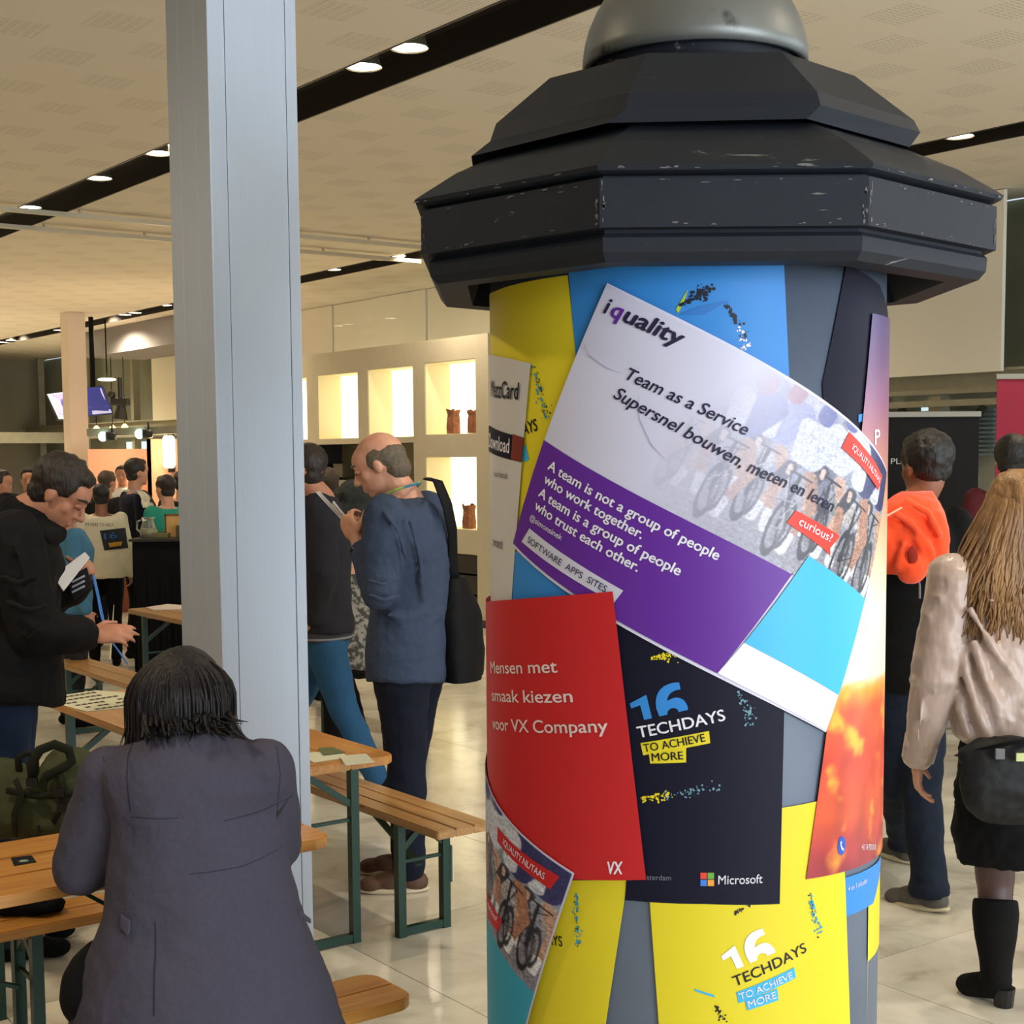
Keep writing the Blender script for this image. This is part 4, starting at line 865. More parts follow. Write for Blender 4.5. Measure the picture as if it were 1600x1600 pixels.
def trousers(r, parent, m, voxel=.012, wide=1.0, folds=.016, name='trousers', cuffs=False, top=.10):
    bm = bmesh.new(); J = r.J; s = r.s; hs = (J['hipR']-J['hipL']).normalized(); ax = UZ; g = r.girth
    f_ = UZ.cross(hs)
    loft(bm, [(J['pelvis']-UZ*.09*s, hs*.17*g*s, f_*.118*g*s), (J['pelvis'], hs*.178*g*s, f_*.127*g*s), (J['pelvis']+UZ*top*s, hs*.160*g*s, f_*.118*g*s)])
    for S in 'RL':
        capsule(bm, J['hip'+S]-UZ*.02*s, J['kn'+S], .098*s*wide, .068*s*wide); e = J['kn'+S].lerp(J['an'+S], 1.0); capsule(bm, J['kn'+S], e, .068*s*wide, .056*s*wide)
        if cuffs: tube(bm, [e+UZ*.0, e-UZ*.045*s], .066*s*wide, 14)
    return blob(name, bm, m, parent, voxel, 4, folds, .11)
def shoes(r, parent, m, sole=None, voxel=.007, s2=1.0):
    for S in 'RL':
        t = getattr(r, 'toe'+S).normalized(); a = r.J['an'+S]; s = r.s*s2; gz = a.z-.09*s; bm = bmesh.new()
        sd = t.cross(UZ).normalized(); upv = sd.cross(t).normalized()
        an = a-upv*.055*s
        M3 = Matrix((sd, t, upv)).transposed()
        ell(bm, an-t*.015*s, (.043*s, .058*s, .046*s), M3, 14); ell(bm, an+t*.065*s+upv*.002*s, (.046*s, .085*s, .042*s), M3, 14); ell(bm, an+t*.14*s-upv*.006*s, (.044*s, .055*s, .033*s), M3, 14)
        capsule(bm, an, a+upv*.02*s, .042*s, .040*s)
        o = blob('shoe', bm, m, parent, voxel, 2)
        if sole:
            bm = bmesh.new(); ell(bm, an+t*.060*s-upv*.026*s, (.051*s, .142*s, .018*s), M3, 16); blob('sole', bm, sole, o, voxel, 1)
def person(label, r, group=None): 
    ro = root('person', (r.base.x, r.base.y, 0), label, 'person', group); ro['_b'] = 1; del ro['_b']
    r.holder = ro; return ro
_link = link
def settle(ro):
    """parts were modelled in world coordinates: parent them without moving"""
    bpy.context.view_layer.update()
    inv_ = Matrix.Translation(-Vector(ro.location))
    for o in ro.children:
        o.matrix_parent_inverse = inv_
def strands(name, m, parent, roots, fn, n=14, rad=.006, seed=0, flat=.5):
    bm = bmesh.new(); rn = random.Random(seed)
    for i, rt_ in enumerate(roots):
        pts = fn(rt_, rn); k = len(pts)
        tube(bm, pts, [(rad*(1-.75*(j/(k-1))**2)*1.5, rad*flat*(1-.75*(j/(k-1))**2)) for j in range(k)], 6)
    return obj(name, bm, m, parent, True)
JEANS = cloth('dark navy denim', (20, 25, 40), .85); JEANS2 = cloth('blue denim', (44, 74, 112), .8); BLACKC = cloth('black cloth', (11, 11, 13), .9)
HB = mat('dark brown hair', (38, 28, 24), .5, var=.3, scale=60, bump=.5, bscale=120, stretch=(1, 1, .15)); HK = mat('black hair', (20, 17, 17), .5, var=.3, scale=60, bump=.5, bscale=120, stretch=(1, 1, .15))
HG = mat('greying brown hair', (96, 84, 68), .6, var=.3, scale=80, bump=.5, bscale=140); HN = mat('brown hair', (74, 56, 42), .5, var=.3, scale=70, bump=.5, bscale=120)

# --- balding man in blue sweater, looking at a phone, facing left
D = 5.92
b0 = at_z(628, 1388, 0); b0 = V(at_y(640, 1200, D).x, D, 0)
def J_(x, y, d): return at_y(x, y, d)
az = -78; fw1 = V(-math.sin(math.radians(78)), math.cos(math.radians(78)), 0)
hf = V(-.86, .10, -.38)
r = rig(b0, az, 1.86, pelvis=J_(638, 1030, D), waist=J_(640, 950, D), chest=J_(634, 845, D), neck=J_(633, 778, D), head=J_(594, 727, D), shL=J_(600, 806, D-.19), shR=J_(668, 800, D+.16),
    elL=J_(592, 925, D-.24), elR=J_(640, 915, D+.28), wrL=J_(557, 842, D-.12), wrR=J_(560, 846, D+.14), hipL=J_(626, 1040, D-.09), hipR=J_(652, 1040, D+.09), knL=J_(636, 1205, D-.08), knR=J_(634, 1200, D+.10),
    anL=J_(640, 1368, D-.10), anR=J_(636, 1352, D+.14), hf=hf, toeL=V(-1, -.08, 0), toeR=V(-1, .08, 0), handL=(V(-.45, .25, .75), V(.5, .75, .1), .9, -1), handR=(V(-.35, -.35, .8), V(.3, -.8, .1), .9, 1), girth=1.12)
p = person('balding man in a blue grey sweater looking down at his phone', r)
body(r, p, 'light', .0065, eyes=False); lids(r, p); hair_short(r, p, HG, bald=True, rough=.006); eyebrows(r, p, HG)
sweater = cloth('blue grey knit', (58, 70, 92), .9, var=.08, bump=.5, bscale=22)
EXTRA = [([(575, 928, D-.36), (600, 938, D-.37), (626, 930, D-.33)], .013), ([(572, 905, D-.35), (598, 914, D-.36), (620, 905, D-.33)], .010), ([(640, 812, D-.27), (655, 870, D-.22), (662, 940, D-.18)], .012), ([(618, 990, D-.18), (660, 985, D-.16), (690, 960, D-.1)], .010), ([(604, 960, D-.22), (640, 968, D-.19), (672, 955, D-.15)], .010), ([(664, 780, D-.10), (676, 830, D-.10), (684, 900, D-.08)], .010), ([(600, 800, D-.29), (622, 830, D-.30), (636, 880, D-.26)], .010)]
upper(r, p, sweater, 'sweater', .024, .88, .009, .018, .10, lo=-.09, wd=1.02, armr=1.12, extra=EXTRA)
trousers(r, p, JEANS, wide=1.12, folds=.022); shoes(r, p, mat('brown suede', (88, 60, 42), .7, var=.15, bump=.3), mat('pale sole', (206, 190, 160), .6))
bm = bmesh.new(); nk = r.J['neck']; pts = [nk+V(-.075, -.07, .015), nk+V(-.03, -.10, .035), nk+V(.03, -.085, .052), nk+V(.06, -.02, .06), nk+V(.05, .06, .045)]
tube(bm, pts, [(.014, .004)]*5, 8); obj('lanyard', bm, mat('lime and blue lanyard', (170, 205, 90), .5, col2=(70, 150, 190), scale=18, thr=(.45, .55)), p)
bm = bmesh.new(); w0 = r.J['wrL'].lerp(r.J['elL'], .16); dv = (r.J['elL']-r.J['wrL']).normalized(); tube(bm, [w0, w0+dv*.03], .036, 16); ell(bm, w0+dv*.015+V(-.02, -.034, 0), (.022, .01, .02)); obj('wristwatch', bm, mat('black watch', (22, 22, 24), .3), p)
settle(p)
# phone and leaflet in his hands
bm = bmesh.new(); c = J_(537, 806, D); M = Matrix.Translation(c) @ Matrix.Rotation(math.radians(-38), 4, 'Y') @ Matrix.Rotation(math.radians(12), 4, 'Z'); box(bm, (-.004, -.036, -.07), (.004, .036, .07), M, bevel=.003)
ph = obj('phone', bm, mat('white phone', (220, 220, 226), .25), label='white phone held up by the man in the blue sweater', cat='phone')
bm = bmesh.new(); M = Matrix.Translation(J_(523, 797, D+.06)) @ Matrix.Rotation(math.radians(-42), 4, 'Y'); box(bm, (-.002, -.05, -.10), (.002, .05, .10), M)
obj('leaflet', bm, mat('white leaflet', (214, 214, 220), .6), label='white folded leaflet held with the phone by the man in the blue sweater', cat='leaflet')
# shoulder bag of that man
bag = root('shoulder_bag', (J_(715, 1010, D).x, D, 0), 'black shoulder bag hanging behind the man in the blue sweater', 'bag')
M_bk = cloth('black nylon', (10, 10, 14), .7, bump=.2)
bm = bmesh.new(); rr = []
cs = [(706, 866, .035, .06), (712, 900, .045, .08), (716, 960, .095, .17), (720, 1020, .10, .20), (722, 1058, .09, .21)]
loft(bm, [(J_(x, y, D+.12), V(w_, .02, -.0), V(0, d_, 0)) for (x, y, w_, d_) in cs[1:]]); blob('bag_body', bm, M_bk, bag, .012, 3, .02, .12)
bm = bmesh.new(); tube(bm, [J_(668, 748, D-.02), J_(684, 752, D-.06), J_(699, 790, D-.10), J_(707, 830, D-.02), J_(708, 880, D+.04), J_(714, 935, D+.10)], [(.028, .006)]*6, 8); obj('strap', bm, M_bk, bag, True)
settle(bag)

# --- woman in grey blazer seated with her back to us
DS = 3.30
hf = V(-.45, .85, -.28)
r = rig(V(J_(285, 1400, DS).x, DS, 0), -22, 1.74, pelvis=J_(322, 1528, DS+.02), waist=J_(318, 1420, DS-.0), chest=J_(306, 1265, DS-.01), neck=J_(298, 1160, DS+.03), head=J_(283, 1092, DS+.09), shL=J_(198, 1225, DS+.02), shR=J_(392, 1210, DS+.04),
    elL=J_(128, 1352, DS+.05), elR=J_(432, 1322, DS+.10), wrL=J_(196, 1330, DS+.28), wrR=J_(395, 1290, DS+.36), hipL=J_(255, 1545, DS), hipR=J_(385, 1545, DS), hf=hf, girth=.85,
    knL=V(J_(175, 1500, DS+.15).x, DS+.28, .40), knR=V(J_(300, 1500, DS+.3).x, DS+.45, .44), anL=V(J_(165, 1500, DS).x, DS+.10, .09), anR=V(J_(290, 1500, DS+.3).x, DS+.5, .09), handL=(V(.6, .8, 0), V(0, 0, -1), .3, -1), handR=(V(-.5, .8, 0), V(0, 0, -1), .3, 1))
p = person('dark haired woman in a grey blazer seated with her back to the camera', r)
body(r, p, 'light', .009)
bl = cloth('grey wool blazer', (74, 71, 84), .9, var=.05, scale=90, bump=.25, bscale=30)
bm = bmesh.new()
def RG(x, y, w_, dp, dx=0): c = J_(x, y, DS); k = DS/F; s2 = V(math.cos(math.radians(14)), math.sin(math.radians(14)), 0); f2 = V(-s2.y, s2.x, 0); return (c+f2*dx, s2*w_*k, f2*dp)
# torso profile: px centre, row, half width in px, depth
loft(bm, [RG(330, 1640, 232, .25, .02), RG(322, 1585, 214, .24, .01), RG(320, 1540, 202, .225), RG(318, 1480, 178, .20), RG(316, 1420, 156, .17), RG(312, 1340, 143, .155), RG(308, 1270, 140, .150), RG(302, 1225, 138, .155), RG(298, 1192, 140, .15, .0), RG(294, 1172, 122, .135, .005), RG(291, 1158, 84, .12, .01), RG(290, 1142, 52, .095, .02)], 36)
J = r.J
SL, SR = J_(176, 1216, DS-.01), J_(412, 1204, DS+.01)
capsule(bm, SL, J['elL'], .078, .073); capsule(bm, J['elL'], J['wrL'], .072, .050); capsule(bm, SR, J['elR'], .074, .062); capsule(bm, J['elR'], J['wrR'], .062, .048)
ell(bm, J_(172, 1206, DS-.01), (.062, .075, .052)); ell(bm, J_(411, 1196, DS), (.058, .075, .052))
o = blob('blazer', bm, bl, p, .009, 3, .020, .13)
# seams: centre vent, waist creases shaded by dark strips, and pocket flaps
def onback(x, y, off=.0): return J_(x, y, DS-.2)
bk = []
def seam(name, pts, rad, parent, m=None):
    bm = bmesh.new(); tube(bm, [J_(x, y, d) for (x, y, d) in pts], rad, 6); s_ = obj(name, bm, m or bl, parent, True)
    sh = s_.modifiers.new('lay', 'SHRINKWRAP'); sh.target = o; sh.wrap_mode = 'OUTSIDE_SURFACE'; sh.offset = .0015; sh.wrap_method = 'PROJECT'; sh.use_project_y = True; sh.use_positive_direction = True; sh.use_negative_direction = False
    return s_
seam_crease_m = cloth('dark seam and crease shade', (52, 50, 60), .9)
def flap(pts, nm='pocket_flap'):
    bm = bmesh.new(); n = 8
    (ax_, ay), (bx, by), hgt = pts
    for j in range(5):
        for i in range(n+1):
            t = i/n; bm.verts.new(J_(ax_+(bx-ax_)*t, ay+(by-ay)*t+hgt*j/4*(1-(abs(t-.5)*2)**6*.3), DS-.26))
    bm.verts.ensure_lookup_table()
    for j in range(4):
        for i in range(n): a_ = j*(n+1)+i; bm.faces.new((bm.verts[a_], bm.verts[a_+1], bm.verts[a_+n+2], bm.verts[a_+n+1]))
    f_ = obj(nm, bm, bl, p, True); sh = f_.modifiers.new('lay', 'SHRINKWRAP'); sh.target = o; sh.wrap_method = 'PROJECT'; sh.use_project_y = True; sh.use_positive_direction = True; sh.offset = .004
    so = f_.modifiers.new('thick', 'SOLIDIFY'); so.thickness = .004; return f_
flap(((166, 1455), (184, 1462), 26)); flap(((466, 1420), (486, 1436), 8))
def groove(pts, w_=2.0, nm='seam'):
    bm = bmesh.new(); pv = None
    P2 = []
    for (x0, y0), (x1, y1) in zip(pts, pts[1:]):
        for k in range(8): P2.append((x0+(x1-x0)*k/8, y0+(y1-y0)*k/8))
    P2.append(pts[-1])
    for i, (x, y) in enumerate(P2):
        a_, b_ = P2[max(0, i-1)], P2[min(len(P2)-1, i+1)]; dx, dy = b_[0]-a_[0], b_[1]-a_[1]; L_ = math.hypot(dx, dy); nx, ny = -dy/L_*w_/2, dx/L_*w_/2
        v1, v2 = bm.verts.new(J_(x+nx, y+ny, DS-.26)), bm.verts.new(J_(x-nx, y-ny, DS-.26))
        if pv: bm.faces.new((pv[0], pv[1], v2, v1))
        pv = (v1, v2)
    f_ = obj(nm, bm, seam_crease_m, p, True); sh = f_.modifiers.new('lay', 'SHRINKWRAP'); sh.target = o; sh.wrap_method = 'PROJECT'; sh.use_project_y = True; sh.use_positive_direction = True; sh.offset = .0015
groove([(226, 1462), (230, 1520), (234, 1598)], 2.4, 'back_vent'); groove([(160, 1182), (172, 1215), (182, 1290)], 1.6); groove([(432, 1165), (438, 1210), (432, 1280)], 1.6)
groove([(182, 1298), (240, 1298), (262, 1297)], 1.6, 'crease_shade'); groove([(330, 1308), (390, 1300), (428, 1290)], 1.6, 'crease_shade'); groove([(280, 1388), (360, 1384), (420, 1368)], 1.3, 'crease_shade')  # flat dark strips stand in for the shade in the creases
bm = bmesh.new()
loft(bm, [(J_(330, 1600, DS)-UZ*.06, V(.27, .07, 0), V(-.06, .22, 0)), (J_(330, 1560, DS), V(.24, .07, 0), V(-.05, .2, 0))])
for S in 'RL': capsule(bm, J['hip'+S], J['kn'+S], .10, .085); capsule(bm, J['kn'+S], J['an'+S], .08, .055)
ell(bm, V(J_(150, 1540, DS).x, DS+.02, J_(150, 1540, DS).z), (.075, .16, .10))
blob('trousers', bm, BLACKC, p, .012, 4, .015)
# shoulder length hair: skull cap plus hanging locks
HW = mat('near black hair', (20, 14, 16), .5, spec=.3, var=.35, scale=50, bump=.5, bscale=120, stretch=(1, 1, .12))
hc = J_(283, 1092, DS+.06)
bm = bmesh.new(); M3 = Matrix((r.hr, r.hf, r.hu)).transposed()
ell(bm, J_(287, 1085, DS+.06), (.098, .112, .112)); ell(bm, J_(280, 1122, DS+.03), (.092, .070, .062)); ell(bm, J_(245, 1125, DS+.05), (.046, .06, .058)); ell(bm, J_(328, 1108, DS+.05), (.040, .06, .05))
blob('hair', bm, HW, p, .007, 4, .012, .05)
rn = random.Random(11); roots = []
for i in range(520):
    a_ = math.pi*(1.0+rn.random()); roots.append((math.cos(a_), math.sin(a_), rn.random()))
def fn(rt_, rn):
    cx_, sy, t = rt_; top = hc+V(cx_*.02, sy*.02, .118); pts = []
    endx = cx_*.098+rn.gauss(0, .005); endy = sy*.100; ln = .225+rn.uniform(-.02, .03)+(.02 if cx_ < 0 else 0); cu = rn.gauss(0, .014)
    for k in range(11):
        u_ = k/10; ph_ = min(1, u_*1.9); rr_ = math.sin(ph_*math.pi/2)
        z_ = .118-(u_**1.15)*(ln+.0); tail = max(0, u_-.75)*4
        pts.append(hc+V(cx_*.02+(endx)*rr_+cu*tail+(.03*tail*tail*max(0, cx_)), sy*.02+endy*rr_-.01*tail, z_))
    return pts
strands('hair_locks', HW, p, roots, fn, rad=.0038, seed=12)
rn2 = random.Random(5)
strands('loose_hair_tips', HW, p, [(rn2.uniform(225, 360), rn2.uniform(1112, 1132)) for _ in range(44)], lambda q, rn: (lambda x0, y0, dx, dy: [J_(x0+dx*t*t, y0+dy*t-10*t*t*(dx > 10), DS-.045-.06*t+(.05 if x0 > 335 else 0)) for t in [0, .2, .4, .6, .8, 1]])(q[0], q[1], rn.uniform(4, 34) if q[0] > 325 else rn.uniform(-9, 10), rn.uniform(14, 34)), rad=.0045, seed=3)
settle(p)

# --- man at the left, looking down at papers
D = 5.15
b0 = V(J_(25, 1100, D).x, D, 0); hf = V(.80, .02, -.60)
r = rig(b0, 78, 1.80, pelvis=J_(8, 1040, D), waist=J_(8, 985, D), chest=J_(18, 868, D), neck=J_(38, 800, D), head=J_(92, 771, D), shR=J_(20, 842, D-.19), shL=J_(36, 838, D+.18),
    elR=J_(52, 985, D-.22), elL=J_(70, 935, D+.26), wrR=J_(140, 994, D-.10), wrL=J_(128, 905, D+.20), hipR=J_(4, 1060, D-.09), hipL=J_(12, 1060, D+.09), knR=J_(8, 1200, D-.09), knL=J_(20, 1200, D+.1), hf=hf, girth=1.2,
    handR=(V(.95, .05, .12), V(.1, .75, -.65), .35, 1), handL=(V(.45, -.55, .6), V(-.3, -.75, -.1), .8, -1))
p = person('dark haired man in a black winter jacket looking down at papers at the left edge', r)
body(r, p, 'tan', .0065, eyes=False); lids(r, p); hair_short(r, p, HB, vol=1.03); eyebrows(r, p, HB)
jk = cloth('black winter jacket', (17, 16, 17), .8, bump=.5, bscale=10)
upper(r, p, jk, 'jacket', .042, .94, .010, .028, .10, extra=[([(0, 900, D-.33), (30, 912, D-.36), (56, 900, D-.33)], .014), ([(10, 940, D-.34), (45, 955, D-.37), (75, 945, D-.32)], .014), ([(40, 1000, D-.33), (62, 985, D-.35), (80, 960, D-.32)], .012), ([(20, 850, D-.30), (34, 880, D-.32), (40, 920, D-.32)], .012)], flare=.03, lo=-.13, wd=1.0, armr=1.18)
bm = bmesh.new(); nk = r.J['neck']; tube(bm, [nk+V(-.03, 0, -.08), nk+V(-.01, 0, -.03), nk+V(.02, 0, .030)], [.13, .115, .098], 18, True); ell(bm, nk+V(-.095, 0, -.03), (.09, .14, .08)); ell(bm, nk+V(.085, -.02, -.075), (.06, .10, .05)); blob('collar', bm, jk, p, .010, 3, .02, .07)
bm = bmesh.new(); tube(bm, [r.J['wrR'].lerp(r.J['elR'], .15), r.J['wrR'].lerp(r.J['elR'], .0)], [.054, .05], 16); obj('cuff', bm, jk, p, True)
bm = bmesh.new(); c = J_(66, 862, D-.30); box(bm, (-.008, -.002, -.008), (.008, .002, .008), Matrix.Translation(c)); 
trousers(r, p, cloth('dark blue jeans', (34, 48, 72), .8), wide=1.1); shoes(r, p, BLACKC)
bpy.data.meshes  # keep order
settle(p)
bm = bmesh.new(); q4 = [(82, 900), (132, 863), (140, 872), (99, 924)]
vs = [bm.verts.new(J_(x, y, D-.03+(.16 if i in (1, 2) else 0))) for i, (x, y) in enumerate(q4)]; bm.faces.new(vs); pa = obj('paper_sheet', bm, mat('white sheet', (214, 206, 220), .6), label='white folded paper sheet held by the man in the black winter jacket', cat='paper')
so = pa.modifiers.new('t', 'SOLIDIFY'); so.thickness = .003
bm = bmesh.new(); vs = [bm.verts.new(J_(x, y, D+.06)) for (x, y) in [(104, 904), (136, 886), (144, 916), (116, 938)]]; bm.faces.new(vs)
cdk = obj('printed_card', bm, mat('black printed card', (28, 27, 30), .4), label='black printed card with white lines held under the white sheet', cat='card'); so = cdk.modifiers.new('t', 'SOLIDIFY'); so.thickness = .003
for k in range(3):
    bm = bmesh.new(); vs = [bm.verts.new(J_(x, y, D+.055)) for (x, y) in [(112, 908+8*k), (132, 898+8*k), (133, 901+8*k), (113, 911+8*k)]]; bm.faces.new(vs); obj('print_line', bm, mat('card print', (190, 190, 200), .5), cdk)
bm = bmesh.new(); tube(bm, [J_(143, 886, D+.16), J_(152, 925, D+.14), J_(160, 965, D+.1), J_(172, 1000, D+.05), J_(186, 1018, D+.02), J_(199, 1038, D)], [(.022, .003)]*4+[(.032, .003), (.008, .002)], 6)
obj('lanyard', bm, mat('bright blue lanyard', (40, 120, 205), .45, var=.1, scale=30), None, True, label='bright blue ribbon lanyard dangling from the hands of the man in the black jacket', cat='lanyard')
bm = bmesh.new(); tube(bm, [J_(172, 1030, D+.1), J_(178, 945, D+.1)], [(.012, .002), (.001, .001)], 6); obj('paper_strip', bm, mat('cream strip', (214, 200, 160), .6), None, label='cream pointed paper strip in the right hand of the man in the black jacket', cat='paper')

# --- woman at the right walking away: satin blouse, black skirt, boots
D = 4.62
b0 = V(J_(1575, 1500, D).x, D, 0)
r = rig(b0, 8, 1.72, pelvis=J_(1572, 1180, D), waist=J_(1572, 1100, D), chest=J_(1572, 960, D), neck=J_(1577, 868, D), head=J_(1582, 800, D+.02), shL=J_(1490, 905, D), shR=J_(1660, 905, D), elL=J_(1462, 1060, D-.02), elR=J_(1690, 1060, D), wrL=J_(1434, 1186, D+.03), wrR=J_(1700, 1180, D+.1),
    hipL=J_(1548, 1200, D), hipR=J_(1612, 1200, D), knL=J_(1555, 1375, D+.02), knR=J_(1640, 1375, D+.18), anL=J_(1556, 1545, D-.06), anR=V(J_(1650, 1500, D+.3).x, D+.32, .12), toeL=V(-.5, .85, -.25), hf=V(.25, .95, -.1), handL=(V(.02, .05, -1), V(.95, -.3, 0), .42, -1), girth=.80)
p = person('woman with long blonde hair in a beige satin blouse and black skirt walking away', r)
body(r, p, 'light', .007)
sat = mat('beige satin', (182, 158, 146), .34, 0, .05, 3, .75, 5, bdist=.05, sheen=.4, stretch=(1, 1, .45))
bm = bmesh.new(); J = r.J
def RR(x, y, w_, dp): c = J_(x, y, D); k = D/F; return (c, V(w_*k, 0, 0), V(0, dp, 0))
loft(bm, [RR(1572, 1160, 70, .115), RR(1570, 1145, 84, .14), RR(1570, 1105, 88, .15), RR(1572, 1050, 82, .14), RR(1572, 985, 80, .125), RR(1573, 930, 86, .115), RR(1575, 897, 84, .10), RR(1577, 875, 50, .085), RR(1577, 860, 32, .07)], 32)
capsule(bm, J['shL'], J['elL'], .085, .078); capsule(bm, J['elL'], J['wrL'].lerp(J['elL'], .06), .075, .052); capsule(bm, J['shR'], J['elR'], .08, .07); capsule(bm, J['elR'], J['wrR'], .065, .05)
ell(bm, J_(1462, 1062, D-.02), (.086, .08, .03))
def fold(pts, rad, off=.0): tube(bm, [J_(x, y, D-d_) for x, y, d_ in pts], rad, 8)
for pts, rad in [([(1502, 985, .06), (1512, 1060, .10), (1530, 1120, .125), (1545, 1155, .125)], .013), ([(1520, 1000, .10), (1545, 1075, .13), (1580, 1130, .14)], .014), ([(1515, 950, .10), (1550, 1010, .125), (1600, 1080, .135)], .011), ([(1498, 1040, .04), (1500, 1110, .08), (1516, 1158, .10)], .013),
    ([(1540, 1060, .125), (1562, 1120, .14), (1572, 1155, .13)], .010), ([(1545, 938, .112), (1600, 943, .115), (1650, 940, .10)], .006),
    ([(1468, 930, .07), (1482, 990, .075), (1490, 1040, .07)], .010), ([(1452, 960, .05), (1462, 1010, .07), (1478, 1055, .075)], .010), ([(1440, 1052, .05), (1466, 1066, .085), (1496, 1064, .07)], .014), ([(1436, 1070, .05), (1460, 1082, .085), (1488, 1078, .06)], .010), ([(1446, 1040, .06), (1470, 1048, .08), (1494, 1044, .06)], .009),
    ([(1440, 1090, .06), (1438, 1130, .07), (1432, 1160, .06)], .008)]: fold(pts, rad)
blob('blouse', bm, sat, p, .008, 3, .018, .09)
bm = bmesh.new(); e = J['wrL']; dd = (J['wrL']-J['elL']).normalized(); tube(bm, [e-dd*.075, e-dd*.0], [.056, .052], 18); obj('cuff', bm, sat, p, True)
bm = bmesh.new(); loft(bm, [RR(1580, 1345, 84, .15), RR(1578, 1300, 88, .16), RR(1575, 1220, 82, .145), RR(1573, 1150, 70, .12)], 30); blob('skirt', bm, BLACKC, p, .012, 3, .03, .06)
tg = mat('brown sheer tights', (74, 50, 46), .5, var=.1)
for S in 'LR':
    bm = bmesh.new(); capsule(bm, J['hip'+S], J['kn'+S], .082, .062); capsule(bm, J['kn'+S], J['an'+S], .058, .045); blob('tights', bm, tg, p, .01, 3)
    a = J['an'+S]; t = V(-.55, .8, 0).normalized() if S == 'L' else V(0, 1, 0); k = J['kn'+S]; bm = bmesh.new()
    ktop = k.lerp(a, .20); tube(bm, [ktop, k.lerp(a, .35), k.lerp(a, .6), k.lerp(a, .85), a+UZ*.01], [.070, .074, .066, .052, .05], 18)
    ell(bm, a-UZ*.012, (.050, .056, .055)); capsule(bm, a-UZ*.03, a-UZ*.055+t*.085, .047, .040); ell(bm, a+t*.10-UZ*.060, (.046, .050, .036))
    o = blob('boot', bm, mat('black suede boot', (10, 9, 9), .85, spec=.2, bump=.2), p, .009, 3)
    bm = bmesh.new(); hb = a-t*.03; tube(bm, [hb-UZ*.03, hb-UZ*.115], [.036, .027], 12); obj('heel', bm, mat('black heel', (14, 14, 14), .4), o)
# hair
HBL = mat('blonde hair', (176, 132, 84), .42, 0, .0, 30, .5, 120, col2=(92, 62, 38), thr=(.25, .75), stretch=(1, 1, .06))
hc = J_(1583, 800, D+.02)
bm = bmesh.new(); ell(bm, hc+V(0, -.02, .03), (.092, .108, .108)); ell(bm, hc+V(-.005, -.06, -.12), (.105, .085, .14)); blob('hair', bm, HBL, p, .008, 3, .02, .05)
rn = random.Random(21); roots = [(math.cos(a_), math.sin(a_)) for a_ in [math.pi*(.95+1.1*rn.random()) for _ in range(700)]]
def fn2(rt_, rn):
    cx_, sy = rt_; ln = rn.uniform(.36, .52); ph_ = rn.random()*6; sp_ = rn.uniform(.10, .17); pts = []
    for k in range(15):
        u_ = k/14; rr_ = math.sin(min(1, u_*2.6)*math.pi/2); fl = max(0, u_-.3)
        pts.append(hc+V(cx_*(.02+.085*rr_+sp_*fl*.9)+.012*math.sin(u_*11+ph_)*fl*1.6-.03*fl, sy*(.02+.095*rr_+.02*fl)-.02, .135-ln*u_**1.1-.02*rr_))
    return pts
strands('hair_locks', HBL, p, roots, fn2, rad=.0052, seed=22)
settle(p)
# her hip bag
hb = root('hip_bag', (J_(1570, 1200, D-.2).x, D-.2, 0), 'round black hip bag worn by the blonde woman', 'bag')
bm = bmesh.new(); ell(bm, J_(1572, 1225, D-.24), (.145, .05, .13)); ell(bm, J_(1575, 1180, D-.22), (.155, .055, .06)); blob('bag_body', bm, mat('black nylon bag', (18, 18, 19), .6, spec=.3, var=.2, bump=.3, bscale=8, bdist=.03), hb, .009, 2, .02, .07)
bm = bmesh.new(); tube(bm, [J_(1500, 1180, D-.12), J_(1530, 1172, D-.24), J_(1580, 1160, D-.285), J_(1640, 1150, D-.22)], [(.022, .004)]*4, 8); obj('strap', bm, M_bk, hb, True)
bm = bmesh.new(); box(bm, (-.014, -.006, -.016), (.014, .006, .016), Matrix.Translation(J_(1562, 1178, D-.30)), .002); obj('buckle', bm, mat('grey buckle', (96, 94, 96), .4), hb)
bm = bmesh.new(); box(bm, (-.012, -.003, -.012), (.012, .003, .012), Matrix.Translation(J_(1594, 1183, D-.305))); obj('tag', bm, mat('pale green tag', (196, 204, 140), .5), hb)
settle(hb)

# --- man walking away with the orange hoodie over his shoulder
D = 5.75
b0 = V(J_(1425, 1400, D).x, D, 0)
r = rig(b0, -12, 1.86, pelvis=J_(1418, 1040, D), waist=J_(1415, 970, D), chest=J_(1418, 860, D), neck=J_(1428, 790, D), head=J_(1446, 730, D), shL=J_(1360, 820, D), shR=J_(1492, 822, D), elL=J_(1345, 930, D-.05), elR=J_(1506, 940, D), wrL=J_(1352, 850, D+.15), wrR=J_(1500, 1040, D+.12),
    hipL=J_(1396, 1060, D), hipR=J_(1440, 1060, D), knL=J_(1402, 1225, D+.10), knR=J_(1438, 1235, D-.0), anL=J_(1413, 1345, D+.45), anR=J_(1452, 1395, D-.22), toeL=V(-.45, .85, 0), toeR=V(-.62, .75, -.1), hf=V(-.35, .9, -.1))
p = person('black haired man walking away with an orange hoodie slung over his back', r)
body(r, p, 'brown', .0085)
HKm = HK; hair_short(r, p, HKm, vol=1.06, rough=.014, low=-.015)
upper(r, p, BLACKC, 'shirt', .02, .75, .012, .02, lo=-.09)
trousers(r, p, cloth('dark indigo jeans', (22, 30, 44), .85), wide=1.12, folds=.024, cuffs=True); shoes(r, p, mat('grey canvas shoe', (88, 82, 76), .8, bump=.2), mat('cream sole', (196, 184, 150), .6))
settle(p)
